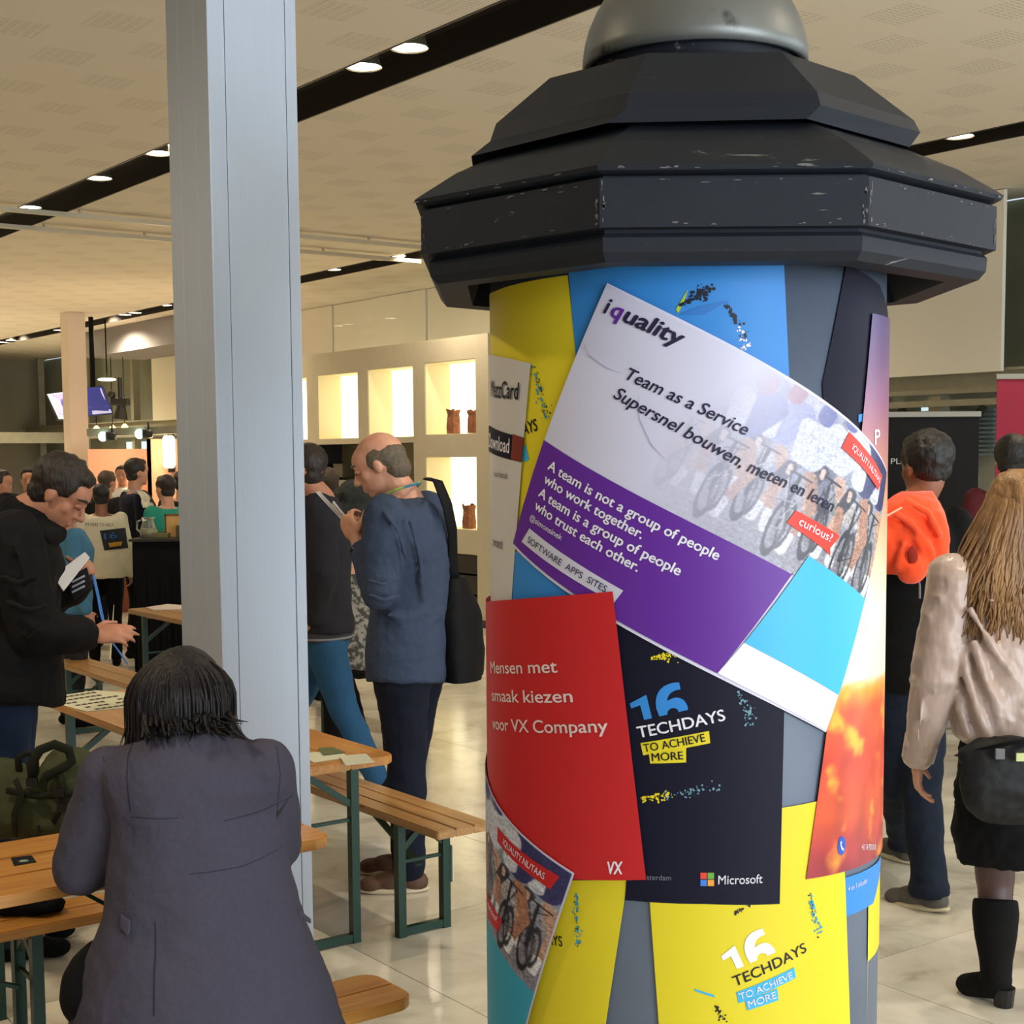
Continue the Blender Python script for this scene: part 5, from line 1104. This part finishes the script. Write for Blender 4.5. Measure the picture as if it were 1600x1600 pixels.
hd_ = root('hoodie', (J_(1425, 830, D-.2).x, D-.2, 0), 'bright orange hoodie draped over the back of the black haired man', 'hoodie')
og = mat('bright orange fleece', (255, 78, 24), .85, var=.06, bump=.4, bscale=10, bdist=.02, sheen=.3)
bm = bmesh.new(); Dh = D-.17
def OR(x, y, w_, dp, dx=0): c = J_(x, y, Dh+dx); k = Dh/F; return (c, V(w_*k, 0, 0), V(0, dp, 0))
loft(bm, [OR(1412, 897, 50, .04), OR(1416, 880, 58, .07), OR(1421, 840, 60, .09), OR(1420, 805, 57, .10, .03), OR(1424, 784, 44, .10, .07), OR(1432, 768, 24, .07, .10)], 32)
ell(bm, J_(1425, 885, Dh-.07), (.065, .05, .065)); ell(bm, J_(1462, 845, Dh-.02), (.05, .06, .12)); ell(bm, J_(1385, 855, Dh-.01), (.08, .07, .10))
for k, (pts) in enumerate([[(1395, 800), (1420, 815), (1450, 850), (1460, 880)], [(1412, 780), (1450, 800), (1470, 840)], [(1375, 815), (1400, 790), (1428, 785)], [(1404, 892), (1408, 868), (1414, 846)], [(1446, 888), (1442, 862), (1430, 838)]]):
    tube(bm, [J_(x, y, Dh-.093) for x, y in pts], .015, 10)
oo = blob('hoodie_body', bm, og, hd_, .008, 3, .014, .07)
bm = bmesh.new(); ell(bm, J_(1426, 868, Dh-.112), (.020, .010, .038)); obj('opening_shade', bm, mat('shaded orange inside', (150, 34, 14), .9), hd_, True)  # darker orange lump stands in for the shade inside the opening
bm = bmesh.new(); tube(bm, [J_(1382, 808, Dh-.14), J_(1409, 793, Dh-.135)], [(.010, .003)]*2, 6); lg = obj('printed_line', bm, mat('white print', (240, 200, 180), .6), hd_)
bm = bmesh.new(); tube(bm, [J_(1434, 896, Dh-.06), J_(1437, 915, Dh-.08), J_(1437, 935, Dh-.08)], .004, 6); obj('drawstring', bm, mat('grey cord', (120, 120, 126), .6), hd_)
settle(hd_)
# ---------------------------------------------------------------- things on and around the tables
def J_(x, y, d): return at_y(x, y, d)
OLV = cloth('olive canvas', (70, 74, 48), .85, bump=.5, bscale=16); OLD = cloth('dark olive strap', (34, 36, 26), .8)
D = 4.78
bp_ = root('backpack', (J_(60, 1300, D).x, D, .45), 'olive green canvas backpack with black straps lying on the bench at the left', 'backpack')
bm = bmesh.new()
ell(bm, J_(40, 1258, D), (.24, .13, .115)); ell(bm, J_(108, 1215, D), (.105, .12, .10)); ell(bm, J_(-20, 1240, D), (.2, .12, .12)); ell(bm, J_(120, 1270, D), (.07, .10, .07)); ell(bm, J_(85, 1282, D-.03), (.13, .10, .055))
blob('pack_body', bm, OLV, bp_, .009, 3, .03, .09)
for pts, rad in (([(52, 1222), (48, 1195), (62, 1172), (85, 1163), (108, 1172), (112, 1190), (98, 1200), (70, 1215)], (.010, .016)), ([(30, 1205), (28, 1185), (42, 1176), (55, 1182), (56, 1205), (48, 1225)], (.007, .012)),
    ([(24, 1218), (34, 1240), (22, 1275), (24, 1305)], (.004, .016)), ([(92, 1212), (98, 1235), (96, 1262), (84, 1285)], (.006, .013)), ([(60, 1290), (58, 1306), (64, 1312)], (.003, .010)), ([(10, 1235), (60, 1244), (110, 1240), (135, 1246)], (.006, .012))):
    bm = bmesh.new(); tube(bm, [J_(x, y, D-.125-.02*math.sin(i)) for i, (x, y) in enumerate(pts)], [rad]*len(pts), 8); obj('strap', bm, OLD, bp_, True)
bm = bmesh.new()
for x, y in ((50, 1222), (92, 1238), (98, 1262)): box(bm, (-.018, -.008, -.014), (.018, .008, .014), Matrix.Translation(J_(x, y, D-.15)), .003)
obj('buckle', bm, mat('black buckle', (16, 16, 16), .35), bp_); settle(bp_)
def flat_on(name, pts, z, m, label, cat, th=.0015, group=None):
    bm = bmesh.new(); vs = [bm.verts.new(at_z(x, y, z)) for x, y in pts]; f = bm.faces.new(vs); f.normal_update()
    if f.normal.z < 0: f.normal_flip()
    e = bmesh.ops.extrude_face_region(bm, geom=[f])
    for v in e['geom']:
        if isinstance(v, bmesh.types.BMVert): v.co.z += th
    bmesh.ops.recalc_face_normals(bm, faces=bm.faces); return obj(name, bm, m, None, label=label, cat=cat, group=group)
cardm = mat('black card', (24, 26, 34), .3)
c_ = flat_on('card', [(17, 1341), (49, 1337), (57, 1347), (22, 1353)], .731, cardm, 'small black card with a pale emblem lying on the front table', 'card')
bm = bmesh.new(); ct = at_z(37, 1345, .7335); bmesh.ops.create_circle(bm, cap_ends=True, segments=10, radius=.012, matrix=Matrix.Translation(ct)); obj('emblem', bm, mat('pale emblem', (130, 150, 130), .5), c_)
sh_ = flat_on('printed_sheet', [(60, 1092), (150, 1079), (215, 1084), (262, 1100), (134, 1112)], .731, mat('cream printed sheet', (222, 220, 190), .6), 'large cream sheet covered in black writing on the table behind the dark haired woman', 'sheet')
for k in range(6):
    A_, B_ = (72+15*k, 1093+3.0*k), (150+17*k, 1081+2.9*k); bm = bmesh.new(); n = 9; rn = random.Random(k)
    for j in range(n):
        if rn.random() < .15: continue
        t0, t1 = j/n, (j+.8)/n; q_ = [(A_[0]+(B_[0]-A_[0])*t0, A_[1]+(B_[1]-A_[1])*t0-.6), (A_[0]+(B_[0]-A_[0])*t1, A_[1]+(B_[1]-A_[1])*t1-.6), (A_[0]+(B_[0]-A_[0])*t1+3, A_[1]+(B_[1]-A_[1])*t1+.9), (A_[0]+(B_[0]-A_[0])*t0+3, A_[1]+(B_[1]-A_[1])*t0+.9)]
        bm.faces.new([bm.verts.new(at_z(x, y, .7335)) for x, y in q_])
    obj('handwriting', bm, mat('black marker ink', (40, 38, 36), .6), sh_)
for i, (pts, c, lab) in enumerate([([(470, 1178), (530, 1172), (545, 1184), (490, 1192)], (206, 206, 178), 'pale leaflet nearest the big pillar on the table edge'), ([(530, 1182), (572, 1178), (585, 1191), (540, 1196)], (214, 214, 190), 'pale leaflet at the corner of the table right of the pillar'), ([(497, 1169), (520, 1168), (540, 1176), (505, 1180)], (84, 96, 58), 'green printed leaflet between the pale ones on the table right of the pillar')]):
    flat_on('leaflet', pts, .731+.0018*i, mat('leaflet paper %s' % 'abc'[i], c, .5), lab, 'leaflet', group='leaflets on the table right of the pillar')
flat_on('papers', [(228, 950), (262, 945), (290, 947), (286, 953), (240, 954)], .731, mat('loose papers', (214, 200, 190), .6), 'thin stack of papers on the table in front of the black counter', 'papers', .006)
bm = bmesh.new(); 
for k in range(5): ell(bm, at_z(8+16*k, 1430, .45)+V(0, .02, .03), (.05, .055, .03+.008*(k % 2)))
blob('folded_jacket', bm, BLACKC, None, .009, 2, .03, .04, label='crumpled black jacket lying on the bench under the front table', cat='jacket')
# ---------------------------------------------------------------- people farther back
def quick(label, x, y, D, h, az, top, hair, skin='light', legs=JEANS, girth=1.0, hfz=0, vox=.014, face=False, ov=None, flare=0, seat=False, vol=1.0, name='shirt'):
    hd_c = J_(x, y, D); b0 = V(hd_c.x, D, 0)
    r = rig(b0, az, h, girth=girth, **(ov or {}))
    if hfz: r.hf = (r.hf+UZ*hfz).normalized(); r.hu = (UZ-r.hf*UZ.dot(r.hf)).normalized(); r.hr = r.hf.cross(r.hu)
    p = person(label, r); body(r, p, skin, vox*.8, face=face, eyes=face); 
    if hair: hair_short(r, p, hair, vol=vol, voxel=vox*.7, rough=.008)
    upper(r, p, top, name, .022, 1.0, vox, .014, .1, flare=flare, lo=-.10); trousers(r, p, legs, vox); shoes(r, p, BLACKC, voxel=vox)
    return p, r
CR = cloth('cream sweatshirt', (222, 214, 190), .85); NVY = cloth('navy jacket', (30, 34, 52), .8); TEALJ = cloth('teal rain jacket', (40, 142, 122), .6); DK = cloth('dark shirt', (34, 33, 34), .85)
WS = cloth('white shirt', (228, 224, 214), .8); BLS = cloth('steel blue shirt', (76, 128, 164), .8)
p, r = quick('person in a cream sweatshirt with a dark square print seen from behind', 158, 784, 12.4, 1.53, -12, CR, HK, 'brown', BLACKC, 1.08, name='sweatshirt')
sw_ = [c for c in p.children if c.name.startswith('sweatshirt')][0]
def onto(name, pts, m, target, parent, off=.004, n=10):
    """a print pressed on cloth: pts = 4 image corners on a plane before the cloth"""
    bm = bmesh.new(); d_ = r.base.y-.5; Q = [J_(x, y, d_) for x, y in pts]
    for j in range(n+1):
        for i in range(n+1): s_, t_ = i/n, j/n; bm.verts.new((Q[0]*(1-s_)+Q[1]*s_)*(1-t_)+(Q[3]*(1-s_)+Q[2]*s_)*t_)
    bm.verts.ensure_lookup_table()
    for j in range(n):
        for i in range(n): a_ = j*(n+1)+i; bm.faces.new((bm.verts[a_], bm.verts[a_+1], bm.verts[a_+n+2], bm.verts[a_+n+1]))
    f_ = obj(name, bm, m, parent, True); sh = f_.modifiers.new('lay', 'SHRINKWRAP'); sh.target = target; sh.wrap_method = 'PROJECT'; sh.use_project_y = True; sh.use_positive_direction = True; sh.offset = off
    return f_
onto('printed_square', [(135, 833), (172, 829), (177, 862), (142, 865)], mat('dark print', (34, 38, 48), .7), sw_, p)
def flat_text(body_, a, b, cap, m, target, parent, d_, off=.008):
    me = textmesh(body_, 0, 0); bm = bmesh.new(); bm.from_mesh(me); bpy.data.meshes.remove(me); xs = [v.co.x for v in bm.verts]; x0, x1 = min(xs), max(xs)
    A_, B_ = J_(a[0], a[1], d_), J_(b[0], b[1], d_); dd = (B_-A_).normalized(); L_ = (B_-A_).length; nn = UZ-dd*dd.z
    for v in bm.verts: v.co = A_+dd*((v.co.x-x0)*L_/(x1-x0))+nn*(v.co.y*cap/.7)
    f_ = obj('lettering', bm, m, parent)
    if target: sh = f_.modifiers.new('lay', 'SHRINKWRAP'); sh.target = target; sh.wrap_method = 'PROJECT'; sh.use_project_y = True; sh.use_positive_direction = True; sh.offset = off
    return f_
flat_text("I'M HERE TO HELP", (133, 822), (177, 823), .028, mat('dark print', (34, 38, 48), .7), None, p, 12.205)
flat_text('16', (143, 847), (160, 845), .05, mat('blue print', (50, 120, 190), .7), sw_, p, 11.9, .012); onto('printed_strip', [(148, 853), (168, 851), (166, 858), (150, 860)], mat('yellow print', (200, 150, 50), .7), sw_, p, .010)
settle(p)
p, r = quick('man in a navy jacket with white shoulder stripes standing before the lit booth', 211, 741, 12.8, 1.74, 55, NVY, HB, 'light', BLACKC, 1.1, name='jacket')
jk_ = [c for c in p.children if c.name.startswith('jacket')][0]
onto('white_stripe', [(188, 772), (200, 764), (214, 772), (204, 774)], WS, jk_, p); onto('white_stripe', [(206, 770), (216, 766), (228, 793), (213, 795)], WS, jk_, p); settle(p)
p, r = quick('woman with dark bobbed hair in a teal rain jacket by the far counter', 260, 752, 12.3, 1.60, -50, TEALJ, HB, 'light', BLACKC, 1.12, name='jacket', flare=.03); settle(p)
p, r = quick('person with light brown hair in a dark top behind the cream sweatshirt', 166, 748, 14.6, 1.62, 30, DK, HN); settle(p)
p, r = quick('barista in a white shirt facing the hall in the lit booth', 191, 744, 17.6, 1.66, 176, WS, HB, 'tan', BLACKC, face=True, vox=.013); settle(p)
p, r = quick('tall black haired person behind the head of the man in the winter jacket', 120, 722, 13.6, 1.74, 20, DK, HK, 'tan'); settle(p)
p, r = quick('bearded dark haired man facing the camera far off at the left', 45, 742, 14.2, 1.66, 165, DK, HK, 'tan', face=True); settle(p)
p, r = quick('dark haired person cut off by the left edge of the picture', -2, 752, 11.8, 1.66, 100, cloth('khaki jacket', (96, 88, 66), .85), HB, 'tan'); settle(p)
p, r = quick('person in a steel blue shirt half hidden behind the man in the winter jacket', 106, 790, 9.6, 1.54, 60, BLS, HB, 'light', cloth('charcoal trousers', (46, 46, 50), .8), 1.15); settle(p)
p, r = quick('dark haired person just left of the big pillar beyond the teal jacket', 284, 756, 13.9, 1.62, 0, DK, HK); settle(p)
p, r = quick('curly black haired person in a maroon shirt beyond the blonde woman', 1582, 704, 8.2, 1.82, 12, cloth('maroon shirt', (84, 32, 38), .85), HK, 'light', JEANS, 1.1, vox=.011, vol=1.14)
r_c = r; settle(p)
# man walking left behind the pillar: dark jacket, striped hem, blue jeans stretched back
D = 7.3
az = -80; a_ = math.radians(az); b0 = V(J_(500, 1100, D).x, D, 0)
r = rig(b0, az, 1.84, pelvis=J_(503, 985, D), waist=J_(500, 940, D), chest=J_(497, 840, D), neck=J_(500, 775, D), head=J_(474, 736, D), shL=J_(497, 800, D-.18), shR=J_(500, 800, D+.18), elL=J_(504, 895, D-.24), wrL=J_(490, 960, D-.2), elR=J_(480, 890, D+.2), wrR=J_(450, 930, D+.2),
    hipL=J_(508, 1000, D-.09), hipR=J_(500, 1000, D+.09), knL=J_(536, 1105, D-.08), anL=J_(588, 1215, D-.06), knR=J_(450, 1120, D+.1), anR=V(J_(420, 1200, D).x, D+.1, .09), girth=1.05, toeL=V(-.8, 0, -.5))
p = person('man in a dark jacket and blue jeans striding left, half hidden by the big pillar', r)
body(r, p, 'tan', .011, eyes=False); hair_short(r, p, HB, voxel=.01); upper(r, p, cloth('charcoal jacket', (40, 40, 46), .85), 'jacket', .035, 1, .013, .02, lo=-.02, armr=1.15)
bm = bmesh.new(); loft(bm, [(J_(505, 998, D), V(.0, .20, 0), V(.155, 0, 0)), (J_(503, 968, D), V(0, .20, 0), V(.155, 0, 0))]); blob('striped_hem', bm, mat('grey striped knit', (150, 150, 152), .9, col2=(60, 60, 66), scale=9, stretch=(.01, .01, 3), thr=(.48, .52)), p, .012, 2)
trousers(r, p, cloth('mid blue denim', (40, 82, 118), .8), .013, 1.05); shoes(r, p, BLACKC, voxel=.011); settle(p)
# seated bald man in patterned shirt
D = 8.75
b0 = V(J_(548, 1040, D).x, D, 0)
r = rig(b0, -35, 1.7, pelvis=J_(556, 1022, D), waist=J_(554, 985, D), chest=J_(548, 930, D), neck=J_(547, 895, D), head=J_(541, 866, D), shL=J_(524, 915, D-.02), shR=J_(572, 912, D+.04), elL=J_(520, 975, D-.06), elR=J_(575, 970, D), wrL=J_(517, 1000, D-.2), wrR=J_(548, 1000, D+.2),
    hipL=J_(548, 1030, D), hipR=J_(565, 1032, D), knL=J_(512, 1038, D-.12), knR=J_(530, 1034, D+.3), anL=V(J_(528, 1100, D).x, D-.1, .09), anR=V(J_(560, 1100, D+.4).x, D+.35, .09), hf=V(-.75, .55, -.35), girth=1.05)
p = person('bald man in a grey patterned shirt seated behind the man in the blue sweater', r)
body(r, p, 'light', .010, eyes=False)
upper(r, p, mat('grey patterned cotton', (150, 146, 136), .85, col2=(66, 64, 62), scale=34, thr=(.44, .56), bump=.3, bscale=12, bdist=.02), 'shirt', .03, .9, .011, .02, lo=-.08, armr=1.2)
trousers(r, p, BLACKC, .013); shoes(r, p, BLACKC, voxel=.011); settle(p)
# person in grey jacket bending at the counter of the shelf wall
p, r = quick('person in a grey jacket with dark hair at the shelf counter beyond the phone', 512, 752, 10.6, 1.66, -40, cloth('grey jacket', (112, 114, 108), .8), HN, 'light', JEANS, 1.15, vox=.013); settle(p)
rp = root('rucksack', (J_(556, 780, 10.2).x, 10.2, 0), 'dark grey rucksack worn beyond the phone of the man in the blue sweater', 'backpack')
bm = bmesh.new(); ell(bm, J_(550, 790, 10.2), (.15, .10, .17)); ell(bm, J_(556, 770, 10.16), (.12, .09, .09)); blob('pack_body', bm, cloth('dark grey nylon', (56, 60, 56), .7, bump=.6), rp, .012, 2, .04, .08)
bm = bmesh.new(); tube(bm, [J_(536, 770, 10.05), J_(530, 790, 10.05), J_(534, 815, 10.08)], [(.02, .005)]*3, 6); obj('strap', bm, BLACKC, rp, True); settle(rp)
# goods on the shelf wall counter
gm = [(538, 735, .16, (70, 66, 46)), (527, 757, .12, (60, 60, 58)), (545, 758, .12, (140, 140, 132))]
for i, (x, y, s_, c) in enumerate(gm):
    P = on_p(x, y, 8.8); bm = bmesh.new(); box(bm, (-.09, -s_*.7, -s_*.5), (.09, s_*.7, s_*.5), Matrix.Translation(P) @ Matrix.Rotation(_a, 4, 'Z'), .01)
    obj('box', bm, mat('counter box '+'abc'[i], c, .6), None, label=('dark olive box on the shelf wall counter', 'black box on the shelf wall counter, lower left', 'pale grey box on the shelf wall counter')[i], cat='box')
# ---------------------------------------------------------------- banners on the right
D = 9.3
def banner(label, x0, x1, D, ytop, m, name='rollup_banner', zbot=.06):
    A_, B_ = J_(x0, ytop, D), J_(x1, ytop, D); zt = (A_.z+B_.z)/2
    r_ = root(name, (A_.x/2+B_.x/2, D, 0), label, 'banner'); w_ = (B_.x-A_.x)/2
    bm = bmesh.new(); box(bm, (-w_, -.003, zbot), (w_, .003, zt)); obj('cloth_panel', bm, m, r_)
    al = mat('banner aluminium', (130, 126, 114), .5, .3)
    bm = bmesh.new(); box(bm, (-w_-.01, -.015, zt), (w_+.01, .015, zt+.035), None, .004); obj('top_rail', bm, al, r_)
    bm = bmesh.new(); box(bm, (-w_-.02, -.09, 0), (w_+.02, .09, .07), None, .015); obj('base', bm, al, r_)
    bm = bmesh.new(); box(bm, (-.01, .02, .05), (.01, .035, zt)); obj('pole', bm, al, r_); return r_
bn = banner('black roll-up banner with pale letters behind the man with the orange hoodie', 1322, 1530, D, 652, mat('black banner cloth', (14, 13, 14), .7, spec=.2), 'rollup_banner')
flat_text('PL', (1392, 725), (1407, 725), .036, mat('banner print', (190, 190, 186), .6), None, bn, D-.006); settle_o = [c for c in bn.children if c.name.startswith('lettering')]
bpy.context.view_layer.update()
for c in settle_o: c.matrix_parent_inverse = Matrix.Translation(-Vector(bn.location))
rb = banner('crimson banner at the right edge beyond the curly haired person', 1558, 1760, 9.6, 592, mat('crimson cloth', (140, 22, 50), .8, var=.05), 'cloth_banner')
# ---------------------------------------------------------------- counter and booth at the far left
ctr = root('counter', (J_(250, 900, 11.5).x, 11.5, 0), 'waist high counter draped in black cloth left of the big pillar', 'counter')
zc_ = J_(245, 846, 11.3).z; bm = bmesh.new(); xa, xb = J_(208, 900, 11.3).x, J_(330, 900, 11.3).x
n = 60; 
top_ = []; bot = []
for i in range(n+1):
    x = xa+(xb-xa)*i/n; dy = .02*math.sin(i*1.3)+.012*math.sin(i*.7); top_.append(bm.verts.new((x, 11.3, zc_))); bot.append(bm.verts.new((x, 11.3-.03+dy, .0)))
for i in range(n): bm.faces.new((top_[i], top_[i+1], bot[i+1], bot[i]))
box(bm, (xa, 11.3, 0.02), (xb, 12.0, zc_)); obj('drape', bm, BLACKC, ctr)
bm = bmesh.new(); box(bm, (xa-.02, 11.27, zc_), (xb+.02, 12.02, zc_+.02)); obj('top', bm, mat('dark counter top', (40, 38, 36), .5), ctr); settle(ctr)
zt_ = zc_+.02
bm = bmesh.new(); c = J_(232, 830, 11.45); c.z = zt_; tube(bm, [c, c+UZ*.05, c+UZ*.12, c+UZ*.145, c+UZ*.16], [.065, .068, .045, .045, .052], 20)
cf = obj('carafe', bm, mat('clear glass', (200, 205, 200), .05, trans=.85), None, True, label='glass carafe half full of pale juice on the black counter', cat='carafe')
bm = bmesh.new(); tube(bm, [c+UZ*.004, c+UZ*.07], [.06, .06], 20); obj('juice', bm, mat('pale juice', (214, 206, 150), .3), cf, True)
bm = bmesh.new(); tube(bm, [c+V(-.045, 0, .14), c+V(-.085, 0, .13), c+V(-.09, 0, .07), c+V(-.06, 0, .04)], .007, 8); obj('handle', bm, mat('clear glass', (0, 0, 0)), cf, True)
for i, (x0, x1, y0, y1, cc, lab) in enumerate([(237, 262, 833, 845, (110, 104, 62), 'long low olive crate on the black counter'), (258, 285, 803, 832, (206, 160, 96), 'small tan menu board with brown rim on the counter'), (275, 300, 821, 845, (74, 74, 48), 'dark olive crate right of the menu board on the counter')]):
    A_, B_ = J_(x0, y1, 11.4+.1*(i == 1)), J_(x1, y0, 11.4+.1*(i == 1)); bm = bmesh.new(); box(bm, (A_.x, A_.y, zt_), (B_.x, A_.y+(.02 if i == 1 else .2), B_.z), None, .006)
    if i != 1:
        fs = [f for f in bm.faces if f.normal.z > .9 and f.calc_area() > .005]
        rI = bmesh.ops.inset_region(bm, faces=fs, thickness=.012); bmesh.ops.translate(bm, verts=list({v for f in fs for v in f.verts}), vec=(0, 0, -.05))
    o_ = obj('menu_board' if i == 1 else 'crate', bm, mat('counter thing '+'abc'[i], cc, .6, var=.1), None, label=lab, cat='board' if i == 1 else 'crate')
    if i == 1:
        bm = bmesh.new(); 
        for (a0, b0_, a1, b1) in ((A_.x, zt_, A_.x+.012, B_.z), (B_.x-.012, zt_, B_.x, B_.z), (A_.x, B_.z-.012, B_.x, B_.z)): box(bm, (a0, A_.y-.006, b0_), (a1, A_.y, b1))
        obj('rim', bm, mat('brown rim', (120, 64, 40), .6), o_)
# lit pink booth
M_booth = mat('salmon booth wall', (232, 176, 146), .7)
bt = root('booth', (J_(190, 700, 19).x, 19, 0), 'salmon coloured booth with glowing lamps behind the barista', 'booth')
for (x0, x1, yt, dd) in ((137, 229, 702, 19.2), (229, 330, 686, 18.4)):
    A_, B_ = J_(x0, yt, dd), J_(x1, yt, dd); bm = bmesh.new(); box(bm, (A_.x, dd, 0), (B_.x, dd+.06, A_.z)); obj('wall_panel', bm, M_booth, bt)
A_ = J_(229, 686, 18.4); bm = bmesh.new(); box(bm, (A_.x, 18.4, 0), (A_.x+.05, 19.2, A_.z)); obj('wall_panel', bm, M_booth, bt)
A_, B_ = J_(140, 748, 16.9), J_(235, 748, 16.9); bm = bmesh.new(); box(bm, (A_.x, 16.7, .95), (B_.x, 17.1, 1.0)); box(bm, (A_.x, 16.75, 0), (B_.x, 16.8, .95)); obj('bar', bm, mat('brown bar', (120, 60, 36), .5), bt)
settle(bt)
for (x, y, dd, pw, lab) in ((264, 706, 18.2, 60, 'bright glowing wall lamp on the salmon booth'),):
    c = J_(x, y, dd); lr = root('wall_lamp', c, lab, 'lamp')
    bm = bmesh.new(); tube(bm, [(0, 0, -.2), (0, 0, -.16), (0, 0, .16), (0, 0, .2)], [.05, .075, .075, .05], 16); obj('glass', bm, mat('glowing lamp glass', (255, 230, 180), .4, emit=(255, 222, 160), estr=9), lr, True)
    bm = bmesh.new(); box(bm, (-.03, .06, -.25), (.03, .18, .25)); obj('bracket', bm, BLACKC, lr); point('lamp_glow', c+V(0, -.35, 0), 16, (1, .78, .5), .1)
point('lamp_glow', J_(185, 735, 18.6)+V(0, -.2, .2), 12, (1, .78, .5), .1)
for i, (x, y) in enumerate(((151, 672), (176, 671), (195, 669))):
    c = J_(x, y, 23.5); lr = root('pendant_lamp', c, ('left', 'middle', 'right')[i]+' one of three small amber pendant lamps beyond the booth', 'lamp', 'amber pendant lamps')
    bm = bmesh.new(); tube(bm, [(0, 0, .07), (0, 0, .03), (0, 0, -.07)], [.015, .05, .055], 14); obj('shade', bm, mat('amber glow', (255, 210, 110), .4, emit=(255, 205, 110), estr=3.5), lr, True)
    bm = bmesh.new(); tube(bm, [(0, 0, .07), (0, 0, HC-c.z)], .006, 6); obj('cord', bm, BLACKC, lr)
for i, (x, y) in enumerate(((164, 682), (221, 678))):
    c = J_(x, y, 17.5); lr = root('spotlight', c, ('left', 'right')[i]+' black spotlight with a white blue bulb under the far transom', 'lamp', 'spotlights over the booth')
    bm = bmesh.new(); ell(bm, (-.02, -.02, 0), (.052, .05, .058)); obj('bulb', bm, mat('cool bulb', (225, 255, 250), .3, emit=(205, 250, 245), estr=4), lr, True)
    bm = bmesh.new(); tube(bm, [(.01, 0, 0), (.12, .02, 0), (.13, .02, 0)], [.055, .05, .02], 14); tube(bm, [(.08, .02, 0), (.08, .02, .14)], .012, 6); obj('housing', bm, mat('black housing', (30, 28, 24), .5), lr, True)
A_, B_ = J_(137, 676, 17.6), J_(330, 670, 17.6); bm = bmesh.new(); bar(bm, A_, B_, .08, .09); obj('lighting_beam', bm, M_frame, None, label='grey metal beam carrying the spotlights over the booth', cat='beam')
# hanging screens
def screen(label, q4, dd, cols, tilt):
    Q = [J_(x, y, dd+t_) for (x, y), t_ in zip(q4, tilt)]; r_ = root('screen', Q[0], label, 'screen')
    nrm = (Q[1]-Q[0]).cross(Q[3]-Q[0]).normalized(); 
    if nrm.y > 0: nrm = -nrm
    def sheet(name, pts, m, off, par):
        bm = bmesh.new(); f = bm.faces.new([bm.verts.new(p+nrm*off) for p in pts]); return obj(name, bm, m, par)
    c = sum(Q, Vector())/4; big = [c+(p-c)*1.05 for p in Q]
    bm = bmesh.new(); v1 = [bm.verts.new(p) for p in big]; v2 = [bm.verts.new(p-nrm*.05) for p in big]; bm.faces.new(v1); bm.faces.new(v2[::-1])
    for i in range(4): bm.faces.new((v1[i], v1[(i+1) % 4], v2[(i+1) % 4], v2[i]))
    bmesh.ops.recalc_face_normals(bm, faces=bm.faces); obj('case', bm, mat('black screen case', (22, 22, 26), .4), r_)
    def at(s_, t_): return (Q[0]*(1-s_)+Q[1]*s_)*(1-t_)+(Q[3]*(1-s_)+Q[2]*s_)*t_
    for i, (a0, b0_, a1, b1, cc, nm) in enumerate(cols):
        sheet(nm, [at(a0, b0_), at(a1, b0_), at(a1, b1), at(a0, b1)], mat('screen glow %s' % str(cc), cc, .4, emit=cc, estr=.45), .004+.002*i, r_)
    bm = bmesh.new(); cc_ = c+UZ*.2; tube(bm, [V(cc_.x, cc_.y+.06, cc_.z-.1), V(cc_.x, cc_.y+.06, HC)], .035, 10); obj('ceiling_mount', bm, BLACKC, r_, True); settle(r_); r_.location = Q[0]
    return r_
screen('lavender hanging screen with white border left of the slim far pillar', [(74, 616), (126, 610), (126, 654), (92, 655)], 22.0, [(0, 0, 1, 1, (206, 200, 240), 'display'), (.08, .03, 1, .82, (128, 120, 196), 'display_image'), (.35, .25, .5, .8, (60, 52, 120), 'display_image')], (0, .3, .3, 0))
screen('blue hanging screen with white bars right of the slim far pillar', [(118, 607), (160, 604), (176, 646), (122, 651)], 20.9, [(0, 0, 1, 1, (44, 52, 130), 'display'), (.88, .06, .93, .7, (200, 200, 230), 'display_bar'), (.42, .84, .98, .97, (190, 192, 226), 'display_bar'), (.3, .70, .9, .715, (90, 96, 170), 'display_bar')], (0, .2, .2, 0))
sl_ = root('stage_light', J_(190, 635, 19.5), 'black moving head stage light hanging right of the blue screen', 'lamp')
bm = bmesh.new(); ell(bm, J_(174, 617, 19.5), (.055, .06, .055)); box(bm, (-.12, -.06, -.05), (.12, .06, .05), Matrix.Translation(J_(188, 628, 19.5)), .02); tube(bm, [J_(190, 632, 19.5), J_(188, 655, 19.5)], [.05, .1], 12); tube(bm, [J_(187, 590, 19.5), J_(188, 628, 19.5)], .03, 8); obj('head', bm, mat('black housing', (30, 28, 24), .5), sl_); settle(sl_)
rl = root('ring_light', J_(167, 593, 21.5), 'warm ring shaped ceiling lamp above the blue hanging screen', 'lamp')
bm = bmesh.new(); c = J_(167, 593, 21.5); ell(bm, c, (.13, .13, .022)); obj('diffuser', bm, mat('warm diffuser', (255, 240, 200), .4, emit=(255, 236, 190), estr=5), rl, True); bm = bmesh.new(); tube(bm, [c, V(c.x, c.y, HC)], .01, 6); obj('rod', bm, BLACKC, rl); settle(rl)
